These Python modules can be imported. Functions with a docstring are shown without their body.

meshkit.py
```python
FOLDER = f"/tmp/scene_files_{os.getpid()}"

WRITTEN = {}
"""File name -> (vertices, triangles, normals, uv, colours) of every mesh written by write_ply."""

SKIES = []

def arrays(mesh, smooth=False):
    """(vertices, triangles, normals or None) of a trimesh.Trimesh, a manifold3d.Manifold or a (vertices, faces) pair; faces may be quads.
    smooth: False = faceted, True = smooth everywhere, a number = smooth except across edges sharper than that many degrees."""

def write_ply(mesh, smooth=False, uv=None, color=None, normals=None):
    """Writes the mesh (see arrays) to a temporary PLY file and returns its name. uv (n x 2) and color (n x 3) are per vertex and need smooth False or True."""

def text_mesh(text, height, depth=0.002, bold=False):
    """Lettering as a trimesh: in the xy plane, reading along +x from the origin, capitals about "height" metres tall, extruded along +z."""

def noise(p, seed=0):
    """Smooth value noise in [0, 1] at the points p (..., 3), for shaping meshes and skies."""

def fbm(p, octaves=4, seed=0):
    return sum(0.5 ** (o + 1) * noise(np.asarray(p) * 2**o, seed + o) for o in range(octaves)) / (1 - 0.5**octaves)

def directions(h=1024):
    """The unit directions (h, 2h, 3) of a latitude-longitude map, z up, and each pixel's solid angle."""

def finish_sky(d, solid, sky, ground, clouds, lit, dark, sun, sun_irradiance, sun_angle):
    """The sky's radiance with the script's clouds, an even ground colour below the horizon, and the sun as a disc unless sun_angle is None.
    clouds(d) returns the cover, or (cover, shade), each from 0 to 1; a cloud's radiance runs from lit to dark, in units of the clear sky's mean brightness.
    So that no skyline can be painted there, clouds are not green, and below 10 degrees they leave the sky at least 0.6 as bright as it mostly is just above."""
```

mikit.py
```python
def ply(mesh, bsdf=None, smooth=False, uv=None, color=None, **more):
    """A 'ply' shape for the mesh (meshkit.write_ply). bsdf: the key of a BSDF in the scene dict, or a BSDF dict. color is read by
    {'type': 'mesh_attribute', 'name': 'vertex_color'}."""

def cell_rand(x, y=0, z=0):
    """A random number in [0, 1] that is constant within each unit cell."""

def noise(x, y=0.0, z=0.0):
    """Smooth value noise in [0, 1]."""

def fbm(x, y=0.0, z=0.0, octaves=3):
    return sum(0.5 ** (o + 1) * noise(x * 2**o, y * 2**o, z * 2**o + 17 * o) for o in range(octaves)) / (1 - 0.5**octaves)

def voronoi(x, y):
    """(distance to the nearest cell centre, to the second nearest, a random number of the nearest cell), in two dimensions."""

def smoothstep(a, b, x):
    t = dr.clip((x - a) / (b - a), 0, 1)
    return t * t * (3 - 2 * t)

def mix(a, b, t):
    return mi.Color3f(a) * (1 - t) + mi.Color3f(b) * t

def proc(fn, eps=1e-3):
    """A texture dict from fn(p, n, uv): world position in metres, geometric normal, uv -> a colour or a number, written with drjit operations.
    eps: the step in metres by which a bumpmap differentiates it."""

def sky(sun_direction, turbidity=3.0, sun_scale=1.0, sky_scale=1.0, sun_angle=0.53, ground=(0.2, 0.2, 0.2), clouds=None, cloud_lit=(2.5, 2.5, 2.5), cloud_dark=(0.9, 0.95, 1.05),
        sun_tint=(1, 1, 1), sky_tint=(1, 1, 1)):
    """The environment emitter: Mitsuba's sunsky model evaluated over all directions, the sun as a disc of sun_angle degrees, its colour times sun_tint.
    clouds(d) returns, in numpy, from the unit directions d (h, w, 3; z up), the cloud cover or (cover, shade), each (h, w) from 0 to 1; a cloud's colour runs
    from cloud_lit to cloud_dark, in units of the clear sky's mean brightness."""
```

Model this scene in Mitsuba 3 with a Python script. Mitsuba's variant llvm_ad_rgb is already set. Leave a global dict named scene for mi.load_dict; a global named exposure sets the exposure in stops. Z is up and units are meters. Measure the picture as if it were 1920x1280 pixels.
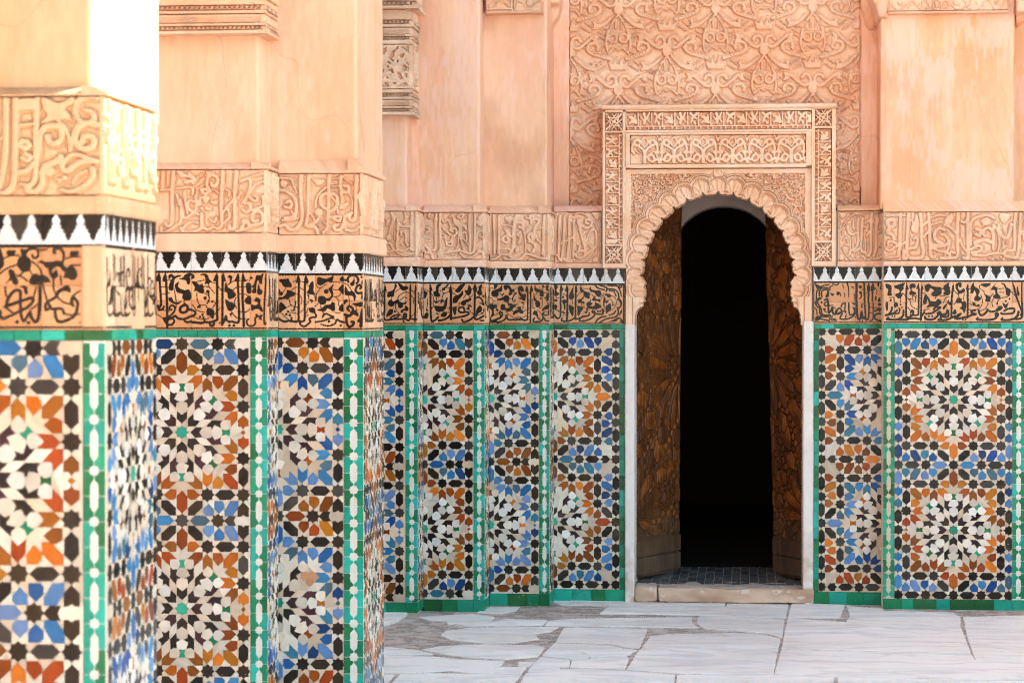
import math, numpy as np, trimesh, shapely, mapbox_earcut
import mitsuba as mi, drjit as dr, mikit, meshkit
from shapely.geometry import Polygon, LineString, Point, box as sbox
from shapely.ops import unary_union
from scipy import ndimage

scene, labels = {}, {}
RNG = np.random.default_rng(7)
# ------------------------------------------------------------------ camera, sky, exposure
FPX, EYE, VPX, HORIZ = 4533.0, 1.6, 1400.0, 595.0          # focal length in photo pixels, eye height, vanishing point
YAW, PITCH = math.atan((VPX - 960) / FPX), math.atan((HORIZ - 640) / FPX)
AX = np.array([-math.sin(YAW) * math.cos(PITCH), math.cos(YAW) * math.cos(PITCH), math.sin(PITCH)])
RT = np.array([math.cos(YAW), math.sin(YAW), 0.0])
UPV = np.cross(RT, AX)
CAM = np.array([0, 0, EYE])
scene['camera'] = {'type': 'thinlens', 'fov': math.degrees(2 * math.atan(960 / FPX)), 'aperture_radius': 0.0072, 'focus_distance': 13.3,
                   'near_clip': 0.05, 'far_clip': 500.0,
                   'to_world': mi.ScalarTransform4f().look_at(origin=CAM.tolist(), target=(CAM + AX).tolist(), up=[0, 0, 1])}
SUN = np.array([0.60, 0.45, 0.66])
scene['sky'] = mikit.sky(SUN.tolist(), turbidity=3.0, ground=(0.3, 0.27, 0.24), sky_tint=(1.12, 1.045, .80), sun_tint=(1.0, 1.0, 1.12))
exposure = 4.36


def ray(px, py):
    d = AX + RT * (px - 960) / FPX + UPV * (640 - py) / FPX
    return d


def at(px, py, Y):
    """The point of the plane y = Y that a photo pixel shows (used to lay out real positions on the walls)."""
    d = ray(px, py)
    return CAM + d * (Y / d[1])


def atz(px, py, Z=0.0):
    d = ray(px, py)
    return CAM + d * ((Z - EYE) / d[2])


def Xat(px, Y): return at(px, 640, Y)[0]
def Zat(py, Y, px): return at(px, py, Y)[2]


# ------------------------------------------------------------------ names
def key_for(name, parent=None):
    base = (parent + '__' if parent else '') + name
    if base not in TAKEN:
        TAKEN[base] = 0
        return base
    TAKEN[base] += 1
    k = '%s_%03d' % (base, TAKEN[base])
    return k


TAKEN = {}


def thing(name, label=None, category=None, group=None, kind=None):
    k = key_for(name)
    labels[k] = {}
    if label: labels[k]['label'] = label
    if category: labels[k]['category'] = category
    if group: labels[k]['group'] = group
    if kind: labels[k]['kind'] = kind
    return k


def tidy(L):
    """labels of parts"""
    for k in list(L):
        if not L[k]: del L[k]


def put(name, mesh, bsdf, parent=None, smooth=False, color=None, label=None, kind=None, holder=None):
    k = key_for(name, parent) if holder is None else holder
    if isinstance(mesh, MB):
        v, f, c = mesh.arrays()
        mesh, color = (v, f), (c if color is None else color)
    if isinstance(color, tuple):
        color = np.tile(np.asarray(color, float), (len(mesh[0]) if isinstance(mesh, tuple) else len(mesh.vertices), 1))
    scene[k] = mikit.ply(mesh, bsdf, smooth=smooth, color=color)
    if label or kind:
        labels.setdefault(k, {})
        if label: labels[k]['label'] = label
        if kind: labels[k]['kind'] = kind
    return k


class MB:
    """Collects polygons into one mesh, with vertex colours."""
    def __init__(self): self.v, self.f, self.c, self.n = [], [], [], 0

    def add(self, v, f, c=(.5, .5, .5)):
        v = np.asarray(v, float); f = np.asarray(f, int)
        if f.shape[1] == 4: f = np.vstack([f[:, [0, 1, 2]], f[:, [0, 2, 3]]])
        c = np.asarray(c, float)
        if c.ndim == 1: c = np.tile(c, (len(v), 1))
        self.v.append(v); self.f.append(f + self.n); self.c.append(c); self.n += len(v)
        return self

    def arrays(self): return np.vstack(self.v), np.vstack(self.f), np.vstack(self.c)

    def box(self, lo, hi, c=(.5, .5, .5)):
        x0, y0, z0 = lo; x1, y1, z1 = hi
        v = [(x, y, z) for x in (x0, x1) for y in (y0, y1) for z in (z0, z1)]
        f = [[0, 1, 3, 2], [4, 6, 7, 5], [0, 4, 5, 1], [2, 3, 7, 6], [0, 2, 6, 4], [1, 5, 7, 3]]
        return self.add(v, f, c)


class Face:
    """A wall face: local (u, v, d): u to the right as seen, v = height, d = out of the wall."""
    def __init__(self, O, U, N):
        self.O, self.U, self.N = np.asarray(O, float), np.asarray(U, float), np.asarray(N, float)

    def P(self, uv, d=0.0):
        uv = np.asarray(uv, float).reshape(-1, 2)
        d = np.broadcast_to(np.asarray(d, float), (len(uv),))
        p = self.O + uv[:, :1] * self.U + d[:, None] * self.N
        p[:, 2] += uv[:, 1]
        return p


def front(Y): return Face((0, Y, 0), (1, 0, 0), (0, -1, 0))
def right_side(X, Y0): return Face((X, Y0, 0), (0, 1, 0), (1, 0, 0))


def ccw(p):
    p = np.asarray(p, float)
    a = np.sum(p[:, 0] * np.roll(p[:, 1], -1) - p[:, 1] * np.roll(p[:, 0], -1))
    return p if a > 0 else p[::-1]


def earcut(p):
    return mapbox_earcut.triangulate_float64(p, np.array([len(p)], np.uint32)).reshape(-1, 3)


def inset(p, b):
    e = np.roll(p, -1, 0) - p
    e /= np.linalg.norm(e, axis=1, keepdims=True) + 1e-12
    n = np.stack([-e[:, 1], e[:, 0]], 1)
    m = n + np.roll(n, 1, 0)
    m /= np.maximum((m * np.roll(n, 1, 0)).sum(1, keepdims=True), 0.35)
    return p + b * m


def prism(mb, p, face, d0, d1, bevel=0.0012, color=(.5, .5, .5), vary=0.0, tilt=0.0, rng=RNG):
    """A bevelled slab with outline p (in the face's metres) from depth d0 out to d1."""
    p = ccw(p)
    n = len(p)
    q = inset(p, bevel)
    c = p.mean(0)
    tx, ty = rng.normal(0, tilt, 2) if tilt else (0, 0)
    hi = d1 + (q - c) @ np.array([tx, ty])
    lo = (d1 - bevel) + (p - c) @ np.array([tx, ty])
    v = np.vstack([face.P(p, d0), face.P(p, lo), face.P(q, hi)])
    i = np.arange(n); j = (i + 1) % n
    f = np.vstack([np.stack([i, j, j + n, i + n], 1), np.stack([i + n, j + n, j + 2 * n, i + 2 * n], 1)])
    f = np.vstack([f[:, [0, 1, 2]], f[:, [0, 2, 3]]])
    t = earcut(q)
    a = q[t]
    s = (a[:, 1, 0] - a[:, 0, 0]) * (a[:, 2, 1] - a[:, 0, 1]) - (a[:, 1, 1] - a[:, 0, 1]) * (a[:, 2, 0] - a[:, 0, 0])
    t = np.where((s < 0)[:, None], t[:, ::-1], t)
    f = np.vstack([f, t + 2 * n])
    col = np.tile(np.asarray(color, float), (3 * n, 1))
    if vary:
        w = 1 + rng.normal(0, vary, (n, 1))
        col = col * np.clip(np.vstack([w, w, w]), .5, 1.6)
    return mb.add(v, f, col)


def extrude(mb, poly, face, d0, d1, color=(.5, .5, .5)):
    """A shapely polygon (holes allowed) as a slab with straight sides."""
    for g in getattr(poly, 'geoms', [poly]):
        if g.is_empty or g.geom_type != 'Polygon' or g.area < 1e-8: continue
        g = shapely.geometry.polygon.orient(g)
        rings = [np.asarray(r.coords)[:-1] for r in [g.exterior, *g.interiors]]
        pts = np.vstack(rings); ends = np.cumsum([len(r) for r in rings]).astype(np.uint32)
        t = mapbox_earcut.triangulate_float64(pts, ends).reshape(-1, 3)
        a = pts[t]
        s = (a[:, 1, 0] - a[:, 0, 0]) * (a[:, 2, 1] - a[:, 0, 1]) - (a[:, 1, 1] - a[:, 0, 1]) * (a[:, 2, 0] - a[:, 0, 0])
        t = np.where((s < 0)[:, None], t[:, ::-1], t)
        n = len(pts)
        f, at0 = [t + n], 0
        for r in rings:
            i = np.arange(len(r)) + at0; j = np.roll(i, -1)
            f += [np.stack([i, j, j + n], 1), np.stack([i, j + n, i + n], 1)]
            at0 += len(r)
        mb.add(np.vstack([face.P(pts, d0), face.P(pts, d1)]), np.vstack(f), color)
    return mb


def smooth_line(pts, step):
    """Catmull-Rom through the points, sampled about every step."""
    p = np.asarray(pts, float)
    if len(p) < 3:
        n = max(2, int(np.linalg.norm(p[-1] - p[0]) / step) + 1)
        return p[0] + np.linspace(0, 1, n)[:, None] * (p[-1] - p[0])
    closed = np.allclose(p[0], p[-1])
    q = np.vstack([p[-2] if closed else 2 * p[0] - p[1], p, p[1] if closed else 2 * p[-1] - p[-2]])
    out = []
    for k in range(len(p) - 1):
        a, b, c, d = q[k:k + 4]
        n = max(2, int(np.linalg.norm(c - b) / step) + 1)
        t = np.linspace(0, 1, n, endpoint=False)[:, None]
        out.append(0.5 * (2 * b + (c - a) * t + (2 * a - 5 * b + 4 * c - d) * t ** 2 + (3 * b - a - 3 * c + d) * t ** 3))
    return np.vstack(out + [p[-1:]])


def parse(txt):
    """'w x,y x,y ...; w0>w1 x,y ...; f x,y x,y ... (a filled blob); d r x,y (dots)' -> list of strokes. A leading 'L' keeps the corners."""
    out = []
    for s in txt.replace('\n', ' ').split(';'):
        t = s.split()
        if not t: continue
        sharp = t[0] == 'L'
        if sharp: t = t[1:]
        pts = [tuple(map(float, a.split(','))) for a in t[1:]]
        if t[0] == 'f': out.append(('f', 0, 0, pts, sharp)); continue
        if t[0][0] == 'd':
            for q in pts: out.append(('s', float(t[0][1:]), float(t[0][1:]), [q, (q[0] + .01, q[1])], True))
            continue
        w = [float(a) for a in t[0].split('>')]
        out.append(('s', w[0], w[-1], pts, sharp))
    return out
# ------------------------------------------------------------------ materials
mix, noise, fbm, smoothstep, proc = mikit.mix, mikit.noise, mikit.fbm, mikit.smoothstep, mikit.proc
VC = {'type': 'mesh_attribute', 'name': 'vertex_color'}
RGB = lambda *c: {'type': 'rgb', 'value': list(c)}


def two(b): return {'type': 'twosided', 'bsdf': b}


def bump(b, fn, scale, eps=1e-3):
    return {'type': 'bumpmap', 'arbitrary': proc(fn, eps), 'scale': scale, 'bsdf': b}


def chips(p, n, uv):
    a = fbm(p.x * 95, p.y * 95, p.z * 95, 2)
    b = noise(p.x * 9 + 31, p.y * 9, p.z * 9)
    low = smoothstep(0.75, 0.05, p.z)
    return 0.96 * smoothstep(0.86, 0.89, a * 0.72 + b * 0.22 + low * 0.085)


def chip_col(p, n, uv):
    return mix((.50, .38, .29), (.66, .56, .47), noise(p.x * 60, p.y * 60, p.z * 60))


def glaze_bump(p, n, uv):
    return fbm(p.x * 38, p.y * 38, p.z * 38, 2) + 0.16 * noise(p.x * 260, p.y * 260, p.z * 260)


scene['glaze'] = two({'type': 'blendbsdf', 'weight': proc(chips),
                      'a': bump({'type': 'principled', 'base_color': VC, 'roughness': 0.16, 'specular': 0.15}, glaze_bump, 0.0016),
                      'b': {'type': 'diffuse', 'reflectance': proc(chip_col)}})


def clay_bump(p, n, uv): return fbm(p.x * 140, p.y * 140, p.z * 140, 2)


scene['clay'] = two(bump({'type': 'principled', 'base_color': VC, 'roughness': 0.62, 'specular': 0.25}, clay_bump, 0.0009))


def plaster_col(p, n, uv):
    """old lime wash: salmon, with paler brushed streaks, redder patches and rubbed white spots"""
    u = p.x + p.y * 0.9
    big = fbm(u * 1.7 + 3, p.z * 0.9, p.y * 1.3, 3)
    streak = fbm(u * 15, p.z * 1.6, p.y * 2, 3)
    fine = fbm(u * 60, p.z * 22, p.y * 9, 2)
    red = smoothstep(0.46, 0.70, fbm(u * 3.1 + 9, p.z * 1.3 + 4, p.y * 0.7, 3))
    c = mix((.76, .42, .225), (.80, .50, .315), smoothstep(.3, .7, big))
    c = mix(c, mi.Color3f(.76, .36, .22), red * 0.75 * smoothstep(11.2, 12.6, p.y) * smoothstep(1.2, .2, p.x))
    c = mix(c, mi.Color3f(.82, .60, .47), 0.42 * smoothstep(.50, .80, streak))
    c = mix(c, mi.Color3f(.80, .60, .47), .40 * smoothstep(8.6, 9.3, p.y) * smoothstep(11.4, 10.8, p.y))
    c = mix(c, mi.Color3f(.83, .57, .44), .35 * smoothstep(12.6, 12.9, p.y) * smoothstep(1.0, .2, p.x))
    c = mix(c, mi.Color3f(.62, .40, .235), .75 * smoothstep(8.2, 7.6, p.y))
    c = mix(c, c * mi.Color3f(.93, .85, .80), .8 * smoothstep(.47, .66, .75 * fbm(u * 4.6 + 13, p.z * 2.4 + 3, p.y * .9, 3) + .17 * noise(u * 55, p.z * 14, 2.) + .08 * noise(u * 160, p.z * 60, 5.)))
    c *= 0.94 + 0.12 * fine
    spots = smoothstep(.80, .86, noise(u * 26, p.z * 9, p.y * 5) * .7 + noise(u * 90, p.z * 30, 3.) * .3)
    c = mix(c, mi.Color3f(.84, .70, .60), spots * .14)
    cr = dr.abs(fbm(u * 2.1 + 40, p.z * 1.4, p.y, 3) - .5)
    c = mix(c, c * .72, .5 * smoothstep(.0035, .001, cr) * smoothstep(.45, .6, noise(u * 1.3, p.z * 1.1, 8.)))
    c = mix(c, mi.Color3f(.83, .56, .46), .6 * smoothstep(.48, .66, .75 * fbm(u * 6 + 20, p.z * 3.1, p.y * 2, 3) + .25 * noise(u * 70, p.z * 18, 1.)) * smoothstep(11.2, 12.6, p.y))
    dirt = smoothstep(.60, .80, fbm(u * 5 + 70, p.z * 4, p.y * 3, 3))
    drip = smoothstep(.60, .80, fbm(u * 24 + 7, p.z * 1.1, p.y * 3, 3))
    c = mix(c, c * mi.Color3f(.88, .80, .76), drip * .5)
    return mix(c, c * mi.Color3f(.82, .75, .71), dirt * .7)


def plaster_bump(p, n, uv):
    u = p.x + p.y * 0.9
    return fbm(u * 14, p.z * 7, p.y * 6, 3) + 0.25 * noise(u * 120, p.z * 60, p.y * 60)


scene['plaster'] = two(bump({'type': 'diffuse', 'reflectance': proc(plaster_col)}, plaster_bump, 0.004, 2e-3))


def stucco_col(p, n, uv):
    u = p.x + p.y * 0.9
    a = fbm(u * 6, p.z * 6, p.y * 6, 3)
    c = mix((.72, .42, .26), (.78, .53, .37), smoothstep(.3, .7, a))
    c = mix(c, mi.Color3f(.58, .37, .26), .55 * smoothstep(.55, .75, fbm(u * 16 + 5, p.z * 16, p.y * 9, 3)))
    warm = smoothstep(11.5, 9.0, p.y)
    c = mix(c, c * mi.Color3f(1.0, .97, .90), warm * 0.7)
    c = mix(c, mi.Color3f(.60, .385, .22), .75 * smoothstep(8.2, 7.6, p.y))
    return c * (.92 + .16 * noise(u * 160, p.z * 160, p.y * 160))


def stucco_bump(p, n, uv): return fbm(p.x * 90, p.y * 90, p.z * 90, 2)


scene['stucco'] = two(bump({'type': 'diffuse', 'reflectance': proc(stucco_col)}, stucco_bump, 0.0012))


def gesso_col(p, n, uv):
    a = fbm(p.x * 7, p.y * 7, p.z * 7, 3)
    c = mix((.76, .47, .30), (.82, .58, .42), smoothstep(.3, .7, a))
    return c * (.93 + .14 * noise(p.x * 170, p.y * 170, p.z * 170))


scene['gesso'] = two(bump({'type': 'diffuse', 'reflectance': proc(gesso_col)}, stucco_bump, 0.0012))


def wood_col(p, n, uv):
    g = fbm(p.x * 60 + p.y * 60, p.z * 5, 0., 3)
    v = noise(p.x * 9, p.y * 9, p.z * 9)
    return g * .75 + v * .25


def wood_mul(p, n, uv):
    t = wood_col(p, n, uv)
    low = smoothstep(.55, .12, p.z)
    c = mix((.055, .018, .005), (.135, .042, .009), smoothstep(.25, .75, t))
    return mix(c, mix((.060, .038, .024), (.15, .098, .062), t), low * .9)


scene['wood'] = two(bump({'type': 'principled', 'base_color': proc(wood_mul), 'roughness': 0.5, 'specular': 0.3}, lambda p, n, uv: fbm(p.x * 150 + p.y * 150, p.z * 12, 0., 3), 0.0016))


def marble_col(p, n, uv):
    w = fbm(p.x * 2.2, p.y * 3, 5., 3)
    v = dr.abs(fbm(p.x * 1.3 + 1.6 * w, p.y * 7 + 2.5 * w, 2., 3) - .5)
    c = mix((.68, .645, .62), (.80, .75, .70), smoothstep(.0, .12, v))
    c = mix(c, mi.Color3f(.60, .53, .47), .5 * smoothstep(.5, .8, fbm(p.x * 1.3 + 7, p.y * 1.7, 1., 3)))
    grime = smoothstep(.60, .85, fbm(p.x * 9, p.y * 24, 0., 3))
    return mix(c, c * mi.Color3f(.80, .76, .72), grime * .6)


scene['marble'] = two(bump({'type': 'principled', 'base_color': proc(marble_col), 'roughness': 0.42, 'specular': 0.35},
                           lambda p, n, uv: fbm(p.x * 12, p.y * 12, p.z * 12, 2), 0.0012))


def mortar_col(p, n, uv):
    a = fbm(p.x * 18, p.y * 18, 0., 4)
    c = mix((.34, .27, .225), (.54, .46, .40), smoothstep(.3, .7, a))
    return mix(c, mi.Color3f(.62, .56, .51), .8 * smoothstep(.62, .75, fbm(p.x * 70, p.y * 70, 3., 2)))


scene['mortar'] = two(bump({'type': 'diffuse', 'reflectance': proc(mortar_col)}, lambda p, n, uv: fbm(p.x * 60, p.y * 60, p.z * 60, 4), 0.012, 2e-3))


def stone_col(p, n, uv):
    a = fbm(p.x * 5, p.y * 5, p.z * 9, 4)
    c = mix((.46, .28, .19), (.64, .46, .34), smoothstep(.3, .7, a))
    top = smoothstep(.3, .8, n.z)
    c = mix(c, mi.Color3f(.36, .30, .27), top * .6)
    return mix(c, mi.Color3f(.70, .60, .52), .7 * smoothstep(.62, .74, fbm(p.x * 30, p.y * 30, p.z * 30, 3)))


scene['stone'] = two(bump({'type': 'diffuse', 'reflectance': proc(stone_col)}, lambda p, n, uv: fbm(p.x * 50, p.y * 50, p.z * 50, 4), 0.008, 2e-3))


def white_col(p, n, uv):
    a = fbm(p.x * 12, p.y * 12, p.z * 7, 4)
    low = smoothstep(.55, .02, p.z)
    c = mix((.74, .68, .64), (.64, .53, .46), smoothstep(.50, .66, a) * (.25 + .75 * low))
    return mix(c, mi.Color3f(.50, .33, .24), low * .75 * smoothstep(.42, .62, fbm(p.x * 22, p.y * 22, p.z * 14, 3)))


scene['whitewash'] = two(bump({'type': 'diffuse', 'reflectance': proc(white_col)}, lambda p, n, uv: fbm(p.x * 45, p.y * 45, p.z * 45, 3), 0.004, 2e-3))
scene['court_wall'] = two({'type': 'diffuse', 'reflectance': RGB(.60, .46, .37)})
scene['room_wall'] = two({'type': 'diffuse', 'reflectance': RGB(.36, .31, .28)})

# ------------------------------------------------------------------ zellij mosaic
CX, CY, CS = 938.0, 1112.0, 205.3


def tr(*pts): return np.array([((x - CX) / CS, (CY - y) / CS) for x, y in pts])


def rot(p, k):
    a = math.pi / 4 * k
    return p @ np.array([[math.cos(a), math.sin(a)], [-math.sin(a), math.cos(a)]])


MX, MY, TRN = np.array([-1, 1]), np.array([1, -1]), lambda p: p[:, ::-1]
STAR = np.array([(math.cos(a) * r, math.sin(a) * r) for k in range(16) for a, r in [(k * math.pi / 8, .365 if k % 2 == 0 else .275)]])
HEXH = np.array([(.53, 0), (.27, .25), (-.27, .25), (-.53, 0), (-.27, -.25), (.27, -.25)])
SHIELD = np.array([(0, .35), (-.27, .1), (-.27, -.21), (-.1, -.22), (0, -.36), (.1, -.22), (.27, -.21), (.27, .1)])
def big(p, k=1.13): return p.mean(0) + (p - p.mean(0)) * k


MED = [('c', tr((885, 878), (938, 910), (992, 878), (995, 955), (938, 1010), (882, 955)), 0),
       ('w', tr((885, 795), (938, 768), (993, 795), (999, 858), (938, 905), (878, 858)), 0),
       ('w', tr((895, 662), (938, 655), (985, 662), (1020, 735), (940, 772), (862, 735)), 0),
       ('g', tr((898, 566), (980, 566), (962, 605), (972, 650), (906, 650), (914, 605)), 0),
       ('w', tr((802, 566), (900, 566), (914, 615), (884, 660), (840, 665), (802, 630)), 1),
       ('d', tr((808, 655), (838, 675), (886, 668), (868, 735), (920, 760), (876, 776), (868, 830), (805, 765)), 1),
       ('p', tr((710, 482), (790, 482), (862, 550), (800, 555), (798, 625), (712, 545)), 1)]
QUAD = {'p7': tr((738, 408), (788, 360), (845, 358), (870, 388), (870, 465), (808, 468)),
        'p8': tr((305, 482), (378, 482), (458, 562), (460, 645), (395, 645), (305, 555)),
        'p9': tr((468, 530), (495, 485), (580, 485), (580, 555), (525, 620), (468, 565)),
        'p1': tr((177, 180), (258, 178), (287, 207), (287, 248), (230, 310), (177, 250)),
        'p2': tr((358, 180), (445, 178), (445, 232), (382, 338), (298, 340), (300, 262)),
        'p3': tr((513, 205), (565, 260), (565, 338), (482, 338), (457, 310), (457, 258)),
        'p4': tr((578, 180), (660, 178), (690, 207), (690, 248), (634, 305), (578, 248)),
        'p5': tr((800, 183), (862, 183), (862, 262), (778, 340), (707, 340), (707, 268))}
HEART_R = np.array([(2.37, 0), (2.6, .25), (2.99, .25), (2.87, 0), (2.99, -.25), (2.6, -.25)])
HEART_C = np.array([(-.28, -.25), (-.11, -.25), (0, -.36), (.11, -.25), (.28, -.25), (.28, -.71), (0, -1.0), (-.28, -.71)])


def cell(kind):
    """One period of the pattern round a medallion (|v| <= 4.83) in star units: [(class, polygon)]."""
    out = []
    for c, p, m in MED:
        p = big(p) if c == 'w' else big(p, 1.05)
        for k in range(8):
            out.append((c, rot(p, k)))
            if m: out.append((c, rot(p * MX, k)))
    out.append(('S', STAR.copy()))
    q = 1.414

    def four(c, p):
        for sx in (1, -1):
            for sy in (1, -1): out.append((c, p * np.array([sx, sy])))

    def both(c, p):
        four(c, p); four(c, TRN(p))

    four('p', QUAD['p7']); four('p', QUAD['p8']); both('p', QUAD['p9'])
    for n_, c in (('p5', 'k'), ('p4', 'r'), ('p3', 'r'), ('p2', 'r')): four(c, QUAD[n_])
    for sy in (1, -1): out.append(('p', HEXH[:, ::-1] * 1.1 + (0, 3.82 * sy)))
    four('k', STAR + (q, 3.414)); four('k', STAR + (3.414, 3.414)); four('k', STAR + (3.414, q))
    four('k', HEXH + (2.414, 3.414)); four('k', HEXH[:, ::-1] + (3.414, 2.414))
    if kind in (1, 3):
        for sx in (1, -1):
            for sy in (1, -1): out.append(('p', SHIELD * (1, sy) + (3.414 * sx, .56 * sy)))
            out.append(('p', np.array([(.13, 0), (0, .13), (-.13, 0), (0, -.13)]) + (3.414 * sx, 0)))
    if kind == 1: four('k', HEART_C + (3.414, 4.828))
    if kind in (2, 3): four('r', QUAD['p1'])
    if kind == 2:
        four('p', TRN(QUAD['p7']))
        for sx in (1, -1): out.append(('p', HEXH * 1.1 + (3.82 * sx, 0)))
        four('r', TRN(QUAD['p1']))
        for n_, c in (('p5', 'k'), ('p4', 'r'), ('p3', 'r'), ('p2', 'r')): four(c, TRN(QUAD[n_]))
        for sx in (1, -1):
            out.append(('k', STAR + (4.828 * sx, 0)))
            for sy in (1, -1):
                out.append(('k', HEXH[:, ::-1] + (4.828 * sx, 1 * sy))); out.append(('k', STAR + (4.828 * sx, 2 * sy)))
                out.append(('k', HEXH[:, ::-1] + (4.828 * sx, 3 * sy))); out.append(('k', SHIELD * (1, sy) + (4.828 * sx, 4.0 * sy)))
    if kind == 3:
        for sx in (1, -1):
            out.append(('k', STAR + (4 * sx, 0)))
            for sy in (1, -1):
                out.append(('k', HEXH[:, ::-1] + (4 * sx, 1 * sy)))
                out.append(('b', SHIELD * (1, sy) + (4 * sx, 1.98 * sy))); out.append(('b', SHIELD * (1, -sy) + (4 * sx, 2.86 * sy)))
                out.append(('b', HEXH[:, ::-1] + (4 * sx, 3.85 * sy)))
    return out


def row(kind):
    """The rosette row, v = 0 at its centre."""
    out = [('k', STAR.copy())]
    for sx in (1, -1):
        out.append(('h', HEXH + (sx, 0))); out.append(('k', STAR + (2 * sx, 0)))
        if kind == 1: out.append(('k', HEART_R * (sx, 1)))
        else:
            out.append(('k', HEXH + (3 * sx, 0)))
            out.append(('k', STAR + (4 * sx, 0) if kind == 3 else TRN(SHIELD) * (sx, 1) + (4.02 * sx, 0)))
            if kind == 2: out.append(('k', STAR + (4.828 * sx, 0)))
    return out


PAL = {'blue': [(.016, .085, .24), (.022, .135, .32), (.040, .18, .36), (.10, .21, .41), (.13, .21, .40), (.035, .145, .22), (.055, .115, .16), (.010, .055, .22), (.070, .18, .38), (.010, .042, .13)],
       'orange': [(.23, .045, .007), (.30, .068, .008), (.19, .055, .008), (.44, .105, .010), (.40, .135, .012), (.26, .080, .010), (.55, .15, .015), (.30, .045, .008), (.17, .040, .007)],
       'black': [(.010, .008, .007), (.016, .011, .008), (.022, .014, .009), (.013, .011, .011), (.040, .034, .030), (.030, .018, .010)],
       'wing': [(.030, .012, .014), (.040, .015, .020), (.018, .011, .012), (.014, .010, .010)],
       'white': [(.64, .57, .50), (.60, .51, .42), (.66, .61, .56), (.58, .47, .37), (.62, .55, .47)],
       'cream': [(.60, .48, .37), (.55, .43, .32), (.63, .53, .42), (.59, .50, .41), (.62, .46, .33), (.64, .56, .47)],
       'green': [(.010, .18, .085), (.016, .25, .14), (.012, .14, .055), (.024, .28, .18), (.020, .10, .035)],
       'teal': [(.015, .28, .20), (.022, .35, .27), (.012, .21, .13), (.035, .31, .20)]}


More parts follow.
